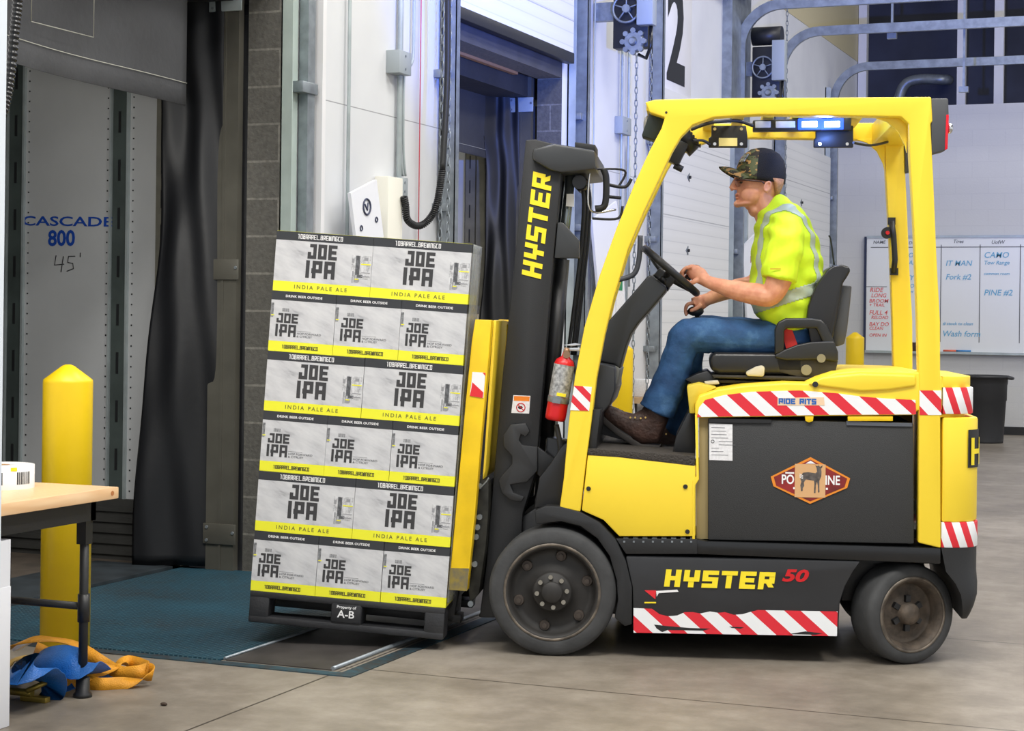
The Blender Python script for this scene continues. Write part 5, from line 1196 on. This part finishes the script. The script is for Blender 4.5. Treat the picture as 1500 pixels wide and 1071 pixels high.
P2('seat_bulkhead', [(1008, 604), (1018, 606), (1018, 672), (984, 668), (990, 640)], .15, .9, BLK2, .006)
cable([S3(1222, 388, .5), S3(1217, 352, .5), S3(1214, 345, .5)], .004, 'antenna', KPR)
# --- fire extinguisher, held on the mast side of the pillar
EX = .10
bot, top = S3(813, 616, EX), S3(828, 527, EX); ax = (top-bot).normalized(); Le = (top-bot).length
exM = FKM @ Matrix.Translation(bot) @ Matrix.Rotation(math.atan2(ax.x, ax.z), 4, 'Y')
ex = empty('fire_extinguisher', exM, 'red fire extinguisher clamped upright beside the mast', 'fire extinguisher')
MB().lathe([(.034, 0), (.042, .006), (.043, .02), (.043, Le-.02), (.036, Le-.002), (.018, Le+.012), (.014, Le+.03)], None, 32).build('cylinder', RED, ex)
MB().lathe([(.0435, .10), (.0436, .101), (.0436, Le-.022), (.0435, Le-.021)], None, 32, cap=False).build('instruction_label', mat('silver_label', (186, 188, 190), .4, col2=(120, 122, 124), vscale=70), ex)
MB().lathe([(.045, .075), (.0455, .076), (.0455, .098), (.045, .099)], None, 32, cap=False).box((-.02, -.05, .074), (.012, -.044, .1)).build('clamp_band', STL, ex)
MB().box((-.008, -.0455, .105), (.03, -.035, .118)).build('yellow_mark', YPR, ex)
q = MB(); q.cyl((0, 0, Le+.02), (0, 0, Le+.05), .014, n=14).cyl((.004, -.02, Le+.022), (.004, -.03, Le+.022), .015, n=16); q.build('valve', mat('valve_brass', (150, 120, 96), .4, .6), ex)
q = MB(); q.prism([(-.02, Le+.045), (.05, Le+.06), (.062, Le+.05), (.05, Le+.045), (.0, Le+.038)], -.008, .008).prism([(-.02, Le+.058), (.03, Le+.075), (.058, Le+.074), (.02, Le+.06)], -.008, .008); q.build('handle', CHR, ex, .001)
cable([S3(838, 528, .1), S3(846, 560, .1), S3(838, 600, .12)], .008)

# ================================================================== THE DRIVER
def remesh(objs, name, m, parent, vox=.005, it=6, smooth=True):
    bm = bmesh.new()
    for mb in objs: me = bpy.data.meshes.new('t'); me.from_pydata([tuple(p) for p in mb.v], [], mb.f); bm.from_mesh(me); bpy.data.meshes.remove(me)
    bmesh.ops.recalc_face_normals(bm, faces=bm.faces)
    me = bpy.data.meshes.new(name); bm.to_mesh(me); bm.free()
    o = bpy.data.objects.new(name, me); C.objects.link(o)
    md = o.modifiers.new('r', 'REMESH'); md.mode = 'VOXEL'; md.voxel_size = vox
    sm_ = o.modifiers.new('s', 'SMOOTH'); sm_.iterations = it; sm_.factor = .5
    bpy.context.view_layer.update()
    me2 = bpy.data.meshes.new_from_object(o.evaluated_get(bpy.context.evaluated_depsgraph_get()))
    o.modifiers.clear(); o.data = me2; bpy.data.meshes.remove(me); me2.name = name
    me2.materials.clear(); me2.materials.append(m)
    for p in me2.polygons: p.use_smooth = smooth
    if parent: o.parent = parent
    return o
PB0 = .48
dr = empty('person', FKM @ Matrix.Translation((0, 0, 0)), 'person in lime shirt, jeans and camo cap driving the forklift', 'person')
def ring(pf, pb, hw, bc=PB0, n=28, pw=2.2, nar=0.):
    """one closed section through the body between a front point and a back point (photo rows), half width hw"""
    f_, k_ = S3(pf[0], pf[1], bc), S3(pb[0], pb[1], bc); c = (f_+k_)/2; h_ = (k_-f_)/2; out = []
    for i in range(n):
        t = 2*PI*i/n; cx_, sy_ = math.cos(t), math.sin(t)
        x = math.copysign(abs(cx_)**(2/pw), cx_); y = math.copysign(abs(sy_)**(2/pw), sy_)
        out.append(c+h_*x+Vector((0, hw*y*(1-nar*(1-x)/2), 0)))
    return out
def limb(pts, n=16, flat=1.): return MB().tube([p for p, r in pts], [r for p, r in pts], n, True, False, (0, 1, 0), flat)
def ltube(pts, sub=5, n=16, endcap=True):                   # smooth tapered limb through (point, radius)
    P = sp([p for p, r in pts], sub); R0 = [r for p, r in pts]; rs = []
    for i in range(len(P)): t = i/sub; k = min(int(t), len(R0)-2); rs.append(R0[k]+(R0[k+1]-R0[k])*(t-k))
    m = MB().tube(P, rs, n); m.ell(P[0], rs[0], rs[0], rs[0]); endcap and m.ell(P[-1], rs[-1], rs[-1], rs[-1]); return m
g = NG('skin', .5); n1 = g.noise(30, 4)
g.col(g.ramp(n1, [(.35, (206, 138, 108)), (.65, (222, 160, 128))])); g.b.inputs['Subsurface Weight'].default_value = .08; g.b.inputs['Subsurface Radius'].default_value = (.02, .008, .004); SKIN = g.m
HB = .49
hd = MB()
hd.rings([ring((1096, 222), (1130, 221), .045, HB), ring((1086, 230), (1142, 230), .064, HB), ring((1080, 243), (1148, 243), .074, HB), ring((1078, 256), (1149, 256), .077, HB),
          ring((1077.5, 263), (1148, 264), .076, HB, nar=.3), ring((1080, 269), (1147, 270), .074, HB, nar=.35), ring((1079, 276), (1144, 277), .072, HB, nar=.4), ring((1079.5, 283), (1141, 284), .069, HB, nar=.45),
          ring((1080, 290), (1136, 291), .064, HB, nar=.5), ring((1079, 297), (1127, 296), .054, HB, nar=.55), ring((1082, 303), (1112, 301), .034, HB, nar=.4)])
parts = [hd]
def blob(u, v, b, rx, ry, rz, rot=0): m = MB(); m.ell(S3(u, v, b), rx, ry, rz, Matrix.Rotation(rot, 4, 'Y')); return m
parts += [MB().tube([S3(1079, 262, HB), S3(1075.5, 269, HB), S3(1072.5, 275, HB), S3(1075, 278, HB)], [.010, .0125, .0145, .012], 12),
          blob(1075.5, 276.5, HB-.010, .010, .008, .007), blob(1075.5, 276.5, HB+.010, .010, .008, .007), blob(1078.5, 261, HB, .01, .05, .008),
          blob(1079, 285.5, HB, .008, .024, .0055), blob(1079.5, 290, HB, .0075, .021, .006), blob(1080.5, 299, HB, .018, .026, .016), blob(1100, 286, HB-.047, .045, .018, .035), blob(1101, 301, HB, .036, .04, .026, .5), blob(1106, 308, HB, .03, .045, .03),
          blob(1094, 298, HB-.03, .05, .03, .013, -.1)]
ear = MB(); ec = S3(1124, 273.5, HB-.074)
ear.tube([ec+Vector((.014*math.cos(t)+.004*math.sin(t), -.010+.002*math.cos(t), .02*math.sin(t)+.003*math.cos(t))) for t in [2*PI*k/16 for k in range(16)]], .0052, 8, close=True)
ear.ell(ec+Vector((-.002, -.001, -.002)), .014, .009, .018); ear.ell(ec+Vector((-.003, -.008, -.02)), .008, .005, .008)
e2_ = MB(); ec2 = S3(1124, 273.5, HB+.074); e2_.ell(ec2+Vector((0, .004, 0)), .017, .009, .024); parts += [ear, e2_]
parts.append(ltube([(S3(1116, 283, HB), .056), (S3(1121, 300, HB), .059), (S3(1128, 318, HB), .064), (S3(1138, 335, HB), .075)]))
# arms: near (left) arm to the wheel, far (right) arm to the lever
A_el = S3(1129, 432, .25); A_wr = S3(1040, 414, .36)
parts.append(ltube([(S3(1152, 352, .31), .045), (S3(1148, 380, .27), .05), (S3(1142, 408, .25), .054), (A_el, .047), (S3(1108, 431, .265), .047), (S3(1080, 426, .30), .042), (S3(1055, 419, .34), .032), (A_wr, .027), (S3(1030, 409, .375), .027)]))
parts.append(ltube([(S3(1150, 350, .68), .055), (S3(1128, 385, .73), .05), (S3(1105, 415, .74), .043), (S3(1080, 422, .70), .042), (S3(1058, 429, .64), .036), (S3(1040, 437, .585), .028), (S3(1032, 440, .57), .027)]))
def finger(pts, r0=.0088, r1=.0072): 
    P = [Vector(p) for p in pts]; n = len(P); m = MB(); Q = sp(P, 4); k = len(Q)-1
    m.tube(Q, [r0+(r1-r0)*i/k for i in range(k+1)], 10); m.ell(P[-1], r1, r1, r1); return m
# near hand
pm = MB(); pm.tube([S3(1034, 411, .37), S3(1025, 404, .385), S3(1015, 397, .40)], [.026, .036, .033], 16, up=(0, 1, 0), flat=.62); pm.ell(S3(1014, 396, .40), .032, .022, .026); parts.append(pm)
for (us, bs) in ((((1013, 391), (1004, 393), (999, 399), (1001, 406)), (.375, .372, .374, .385)),
                 (((1012, 393), (1001, 396), (997, 403), (1001, 410)), (.395, .392, .393, .402)),
                 (((1013, 396), (1002, 400), (999, 407), (1003, 413)), (.414, .413, .413, .42)),
                 (((1015, 400), (1006, 404), (1004, 410), (1008, 414)), (.432, .432, .433, .437))):
    parts.append(finger([S3(u, v, b) for (u, v), b in zip(us, bs)]))
parts.append(finger([S3(1026, 408, .372), S3(1018, 412, .362), S3(1011, 415, .366), S3(1006, 412, .375)], .0125, .009))
# far hand over the lever knob
pm = MB(); pm.tube([S3(1036, 439, .575), S3(1026, 443, .565), S3(1016, 447, .56)], [.026, .035, .032], 16, up=(0, 1, 0), flat=.62); parts.append(pm)
for i, b in enumerate((.535, .555, .575, .595)):
    parts.append(finger([S3(1017-i*.5, 443+i*.4, b), S3(1008-i*.4, 446, b), S3(1004, 454, b), S3(1005+i, 461-i, b-.004)]))
parts.append(finger([S3(1027, 447, .54), S3(1020, 452, .525), S3(1013, 455, .525)], .0115, .009))
body = remesh(parts, 'body', SKIN, dr, .0036, 4)
# face details
MB().ell(S3(1085.5, 267.5, HB-.045), .006, .008, .005).build('eye', mat('eye_dark', (60, 46, 40), .3), dr)
MB().tube([S3(1080, 262.5, HB-.042), S3(1090, 261.5, HB-.062)], .0035, 6).build('eyebrow', mat('brow', (150, 104, 70), .8), dr)
MB().tube([S3(1077.5, 287.8, HB-.008), S3(1083, 288.2, HB-.026)], .0016, 5).build('lip_line', mat('lip', (150, 84, 74), .6), dr)
hr_ = MB().rings([ring((1120, 262), (1149.3, 264), .0765, HB), ring((1128, 269), (1147.6, 271), .073, HB), ring((1131, 277), (1144.5, 279), .067, HB), ring((1134, 287), (1140, 289), .05, HB)])
hr_.build('hair', mat('short_blond_hair', (200, 146, 106), .8, var=.2, vscale=80, bump=.4, bscale=400), dr)
gl_ = empty('x2', (0,0,0)); bpy.data.objects.remove(gl_)
gs = MB().tube([S3(1078, 264, HB-.03), S3(1080, 263.5, HB-.062), S3(1090, 263.5, HB-.079), S3(1116, 266, HB-.081), S3(1121, 270, HB-.08)], .0035, 8).tube([S3(1078, 264, HB+.03), S3(1080, 263.5, HB+.062), S3(1090, 263.5, HB+.079), S3(1116, 266, HB+.081)], .003, 8)
gs.tube([S3(1078, 264, HB-.03), S3(1076.5, 264, HB), S3(1078, 264, HB+.03)], .003, 6).build('glasses', mat('glasses_frame', (60, 34, 30), .3), dr)
LEN = bpy.data.materials.new('glasses_lens'); LEN.use_nodes = True; LEN.node_tree.nodes['Principled BSDF'].inputs['Alpha'].default_value = .35; LEN.node_tree.nodes['Principled BSDF'].inputs['Base Color'].default_value = lin((120, 90, 84)); LEN.node_tree.nodes['Principled BSDF'].inputs['Roughness'].default_value = .1
for s_ in (-1, 1):
    m_ = MB(); c_ = S3(1081, 268.5, HB+s_*.045); m_.ell(c_, .006, .027, .016, Matrix.Rotation(s_*.5, 4, 'Z')); m_.build('lens', LEN, dr)
# cap
g = NG('camo_cloth', .85)
v1 = g.noise(26, 2, g.vec(g.x, g.y, g.f('MULTIPLY', g.z, 1.7))); v2 = g.noise(34, 2, g.vec(g.f('ADD', g.x, 3), g.y, g.f('MULTIPLY', g.z, 2)))
c_ = g.mix(g.f('GREATER_THAN', v1, .52), (86, 92, 62), (48, 44, 34)); c_ = g.mix(g.f('GREATER_THAN', v2, .57), c_, (176, 138, 84)); g.col(c_); CAMO = g.m
CB = mat('black_mesh_cloth', (26, 26, 31), .9, bump=.5, bscale=500)
cp = empty('x', (0, 0, 0)); bpy.data.objects.remove(cp)
crown = MB()
secs = [((1078.5, 262), (1149.5, 270), .081), ((1078.5, 255), (1151, 262), .083), ((1079, 245), (1151.5, 248), .083), ((1083, 235), (1149, 236), .078), ((1090, 226), (1142, 226), .066), ((1100, 219), (1131, 219), .042), ((1110, 217), (1121, 217), .016)]
crown.rings([ring(a, b, w_, HB, 40) for a, b, w_ in secs], True, True)
xs_ = S3(1104, 240, HB).x
for i, f in enumerate(crown.f):
    c = sum((crown.v[j] for j in f), Vector())/len(f); crown.mi[i] = 0 if c.x+(c.z-1.95)*-.15 < xs_ else 1
crown.build('cap', [CAMO, CB], dr)['label'] = 'camouflage cap with black mesh back'
br_ = MB(); n = 12; vs = []
for lay in (0, 1):
    for i in range(n+1):
        t = -1+2*i/n
        for j in range(7):
            s_ = j/6; hwid = .074*math.sqrt(max(0, 1-(t*t)*.0))
            base = S3(1086-0*s_, 252+3*abs(t)*1.5, HB); base = Vector((S3(1082+30*abs(t)**2.2, 250+11*abs(t)**1.5, HB).x, HB+t*.079, S3(1082, 249+13*abs(t)**1.5, HB).z))
            tip = Vector((S3(1053+34*abs(t)**2.6, 245, HB).x, HB+t*.07, S3(1060, 244+20*abs(t)**2, HB).z))
            p = base.lerp(tip, s_); p.z += .006*math.sin(PI*s_)-(.0045 if lay else 0); vs.append(p)
fs = []; W7 = 7; o_ = (n+1)*W7
for i in range(n):
    for j in range(6):
        a = i*W7+j; fs.append((a, a+1, a+W7+1, a+W7)); fs.append((o_+a, o_+a+W7, o_+a+W7+1, o_+a+1))
for j in range(6): fs.append((j, o_+j, o_+j+1, j+1)); a = n*W7+j; fs.append((a, a+1, o_+a+1, o_+a))
for i in range(n): a = i*W7+6; fs.append((a, o_+a, o_+a+W7, a+W7)); a = i*W7; fs.append((a, a+W7, o_+a+W7, o_+a))
br_.add(vs, fs, True); bpy.data.objects['cap']; br_.build('cap_brim', CAMO, dr)
pc_ = S3(1092, 234, HB-.042); M_ = Matrix.Translation(pc_) @ Matrix.Rotation(.55, 4, 'Z') @ Matrix.Rotation(.62, 4, 'Y')
MB().box((-.013, -.020, -.020), (-.009, .014, .020), M_).build('cap_patch', mat('patch_grey', (186, 188, 176), .7, col2=(60, 62, 60), vscale=160), dr)
# shirt
LIME = mat('lime_shirt', (214, 246, 40), .75, var=.04, vscale=5, bump=.35, bscale=9)
LIME.node_tree.nodes['Principled BSDF'].inputs['Emission Strength'].default_value = 0
to = MB(); to.rings([ring((1107, 316), (1141, 285), .066), ring((1106.5, 322), (1150, 289), .088), ring((1106, 330), (1168, 300), .15), ring((1105, 342), (1184, 319), .185), ring((1102, 362), (1197, 347), .195), ring((1099, 392), (1206, 380), .19),
                     ring((1097, 420), (1208, 410), .185), ring((1099, 444), (1203, 436), .185), ring((1107, 463), (1197, 462), .187), ring((1118, 473), (1192, 486), .18), ring((1122, 473), (1190, 492), .176)])
sl = MB(); sl = ltube([(S3(1150, 334, .34), .07), (S3(1152, 352, .29), .076), (S3(1146, 380, .262), .074), (S3(1141, 410, .25), .077)], endcap=False); sl.v = sl.v
sl2 = ltube([(S3(1150, 334, .62), .07), (S3(1145, 352, .67), .072), (S3(1130, 385, .715), .068), (S3(1124, 400, .72), .07)], endcap=False)
shirt = remesh([to, sl, sl2], 'shirt', LIME, dr, .0055, 8)
# gentle cloth folds, then open the sleeve and neck ends look
me = shirt.data
def wrinkle(me, fn):
    N = [v.normal.copy() for v in me.vertices]; CO = [v.co.copy() for v in me.vertices]
    for v, n_, p in zip(me.vertices, N, CO): v.co = p+n_*fn(p)
wrinkle(me, lambda p: .0035*math.sin(p.x*38+p.z*55+2*math.sin(p.z*21))+.003*math.sin(p.z*70-p.x*30+p.y*25))
def patch(src, name, pred, m, off):
    q = MB(); mp = {}
    for f in src.data.polygons:
        if pred(f.center, f.normal):
            idx = []
            for j in f.vertices:
                if j not in mp: mp[j] = len(q.v); vv = src.data.vertices[j]; q.v.append(Vector(vv.co)+Vector(vv.normal)*off)
                idx.append(mp[j])
            q.f.append(idx); q.mi.append(0); q.sm.append(True)
    o = q.build(name, m, dr); md = o.modifiers.new('t', 'SOLIDIFY'); md.thickness = .0012; md.offset = 0; return o
REF = mat('reflective_grey', (176, 190, 168), .45)
zt0 = S3(1100, 455, .3); zt1 = S3(1195, 425, .3); 
def waist(c, n): s_ = (c.x-zt0.x)/(zt1.x-zt0.x); zc_ = zt0.z+(zt1.z-zt0.z)*s_+.008; return abs(c.z-zc_) < .027 and c.y > PB0-.30 and not (c.y < .255)
def braces(c, n): return (abs(c.y-.352) < .015 or abs(c.y-.61) < .015) and c.z > zt0.z+.02
patch(shirt, 'reflective_stripe', waist, REF, .002); patch(shirt, 'reflective_stripe', braces, REF, .002)
pk = S3(1106, 400, .33); MB().box((-.002, -.012, -.014), (.0, .012, .014), Matrix.Translation(S3(1100, 380, .40))).build('chest_badge', mat('badge_brown', (150, 90, 60), .7), dr)
MB().box((-.022, -.0015, -.003), (.022, .0, .003), Matrix.Translation(S3(1136, 394, .176))).build('sleeve_mark', mat('sleeve_ochre', (206, 176, 40), .7), dr)
# jeans
g = NG('blue_denim', .8); nz_ = g.noise(7, 6, rough=.6); fz = g.noise(260, 2)
g.col(g.mix(g.f('MULTIPLY', fz, .35), g.ramp(nz_, [(.3, (28, 62, 104)), (.55, (44, 88, 136)), (.75, (86, 128, 172))]), (20, 44, 78))); g.bump(g.noise(16, 5), .5, .02)
DEN = g.m
jl = [ltube([(S3(1168, 497, .40), .083), (S3(1120, 496, .38), .078), (S3(1060, 493, .37), .076), (S3(1018, 491, .37), .075), (S3(1004, 494, .37), .072), (S3(997, 514, .375), .070), (S3(988, 540, .38), .070), (S3(976, 572, .385), .075), (S3(962, 603, .39), .082)], endcap=False)]
jl += [ltube([(S3(1168, 497, .57), .083), (S3(1120, 493, .59), .078), (S3(1060, 488, .60), .074), (S3(1022, 487, .60), .072), (S3(1010, 500, .60), .07), (S3(1005, 540, .60), .072), (S3(1000, 590, .60), .072), (S3(996, 622, .60), .07)])]
hp = MB(); hp.rings([ring((1128, 480), (1194, 484), .17), ring((1126, 500), (1196, 500), .18), ring((1135, 516), (1190, 514), .15)]); jl.append(hp)
jeans = remesh(jl, 'jeans', DEN, dr, .006, 6)
xk_ = S3(1040, 500, .38).x
wrinkle(jeans.data, lambda p: .0016*math.sin(p.z*75+p.x*25+2*math.sin(p.x*30)) if p.x < xk_ else .002*math.sin(p.x*50+p.z*20))
# boots
LTH = mat('brown_leather', (82, 58, 50), .55, var=.3, vscale=14, bump=.3, bscale=60); SOL = mat('boot_sole', (58, 54, 52), .7)
def boot(dx, dv, b):
    r = empty('boot', (0, 0, 0)); r.parent = dr
    U = lambda u, v: (u+dx, v+dv)
    bm_ = MB()
    def rg(t0, t1, hw): return ring(U(*t0), U(*t1), hw, b, 20, 2.6)
    bm_.rings([rg((881, 596), (880, 606), .022), rg((887, 592), (886, 614), .042), rg((900, 596), (894, 621), .048), rg((915, 603), (908, 630), .047), rg((928, 606), (922, 640), .043), rg((940, 600), (940, 650), .042), rg((945, 592), (966, 650), .042), rg((946, 590), (974, 628), .048), rg((947, 580), (980, 612), .05)], True, True)
    MB_ = bm_.build('upper', LTH, r)
    s_ = MB(); s_.rings([[S3(*U(u, v), b)+Vector((0, y, 0)) for (u, v), y in (((a[0], a[1]), -w_), ((a[0], a[1]), w_), ((c[0], c[1]), w_*.95), ((c[0], c[1]), -w_*.95))] for a, c, w_ in (((878, 602), (877, 609), .03), ((890, 614), (886, 622), .048), ((908, 629), (903, 636), .05), ((925, 641), (920, 647), .043), ((940, 650), (935, 658), .042), ((968, 652), (963, 662), .042), ((970, 646), (969, 655), .03))], True, False)
    s_.build('sole', SOL, r, .004)
    l = MB()
    for u, v in ((905, 598), (911, 601), (917, 604), (923, 607), (929, 606), (935, 603)): l.tube([S3(*U(u, v+5), b)+Vector((0, -.032, .0)), S3(*U(u+1, v+1), b)+Vector((0, 0, .0)), S3(*U(u, v+5), b)+Vector((0, .032, .0))], .003, 6)
    l.build('laces', mat('lace_brown', (70, 54, 46), .8), r)
    e = MB()
    for u, v in ((924, 611), (931, 611), (939, 612), (946, 611)): p = S3(*U(u, v), b)+Vector((0, -.0405, 0)); e.cyl(p, p+Vector((0, -.006, 0)), .004, n=8)
    e.each('eyelet', mat('brass', (226, 190, 110), .3, .7), r)
    return r
boot(0, 0, .39); boot(30, 24, .60)
MB().tube([S3(1013.5, 392, .372)+Vector((.0, .0105*math.cos(t), .0105*math.sin(t))) for t in [2*PI*k/14 for k in range(14)]], .003, 6, close=True).build('ring', KPR, dr) if 0 else None
rc_ = (S3(1004, 400, .413)); MB().tube([S3(1005, 398, .378)+Vector((.0105*math.cos(t)*.5, .0105*math.sin(t), .0105*math.cos(t)*.85)) for t in [2*PI*k/14 for k in range(14)]], .0028, 6, close=True).build('finger_ring', KPR, dr)

# blue beacon light thrown by the lit lamps on the light bar
def spot(P, T, power, col, size, blend, name, rad=.03):
    l = bpy.data.lights.new(name, 'SPOT'); l.energy = power; l.color = col; l.spot_size = size; l.spot_blend = blend; l.shadow_soft_size = rad
    o = bpy.data.objects.new(name, l); o.location = P; o.rotation_euler = (Vector(T)-Vector(P)).to_track_quat('-Z', 'Y').to_euler(); C.objects.link(o)
P = FKM @ (S3(1205, 150, .5)+Vector((0, 0, .02)))
spot(P+Vector((0, 0, .1)), (XW, 13.2, 5.0), 2300, (.10, .22, 1), 1.1, .9, 'beacon_light')
spot(P+Vector((0, 0, .1)), (XW+4.5, 22, 6.4), 2400, (.12, .24, 1), .9, .9, 'beacon_light')
l = bpy.data.lights.new('led_glow', 'POINT'); l.energy = 5; l.color = (.15, .3, 1); l.shadow_soft_size = .03
o = bpy.data.objects.new('led_glow', l); o.location = FKM @ (S3(1204, 196, LB)+Vector((0, -.12, 0))); C.objects.link(o)
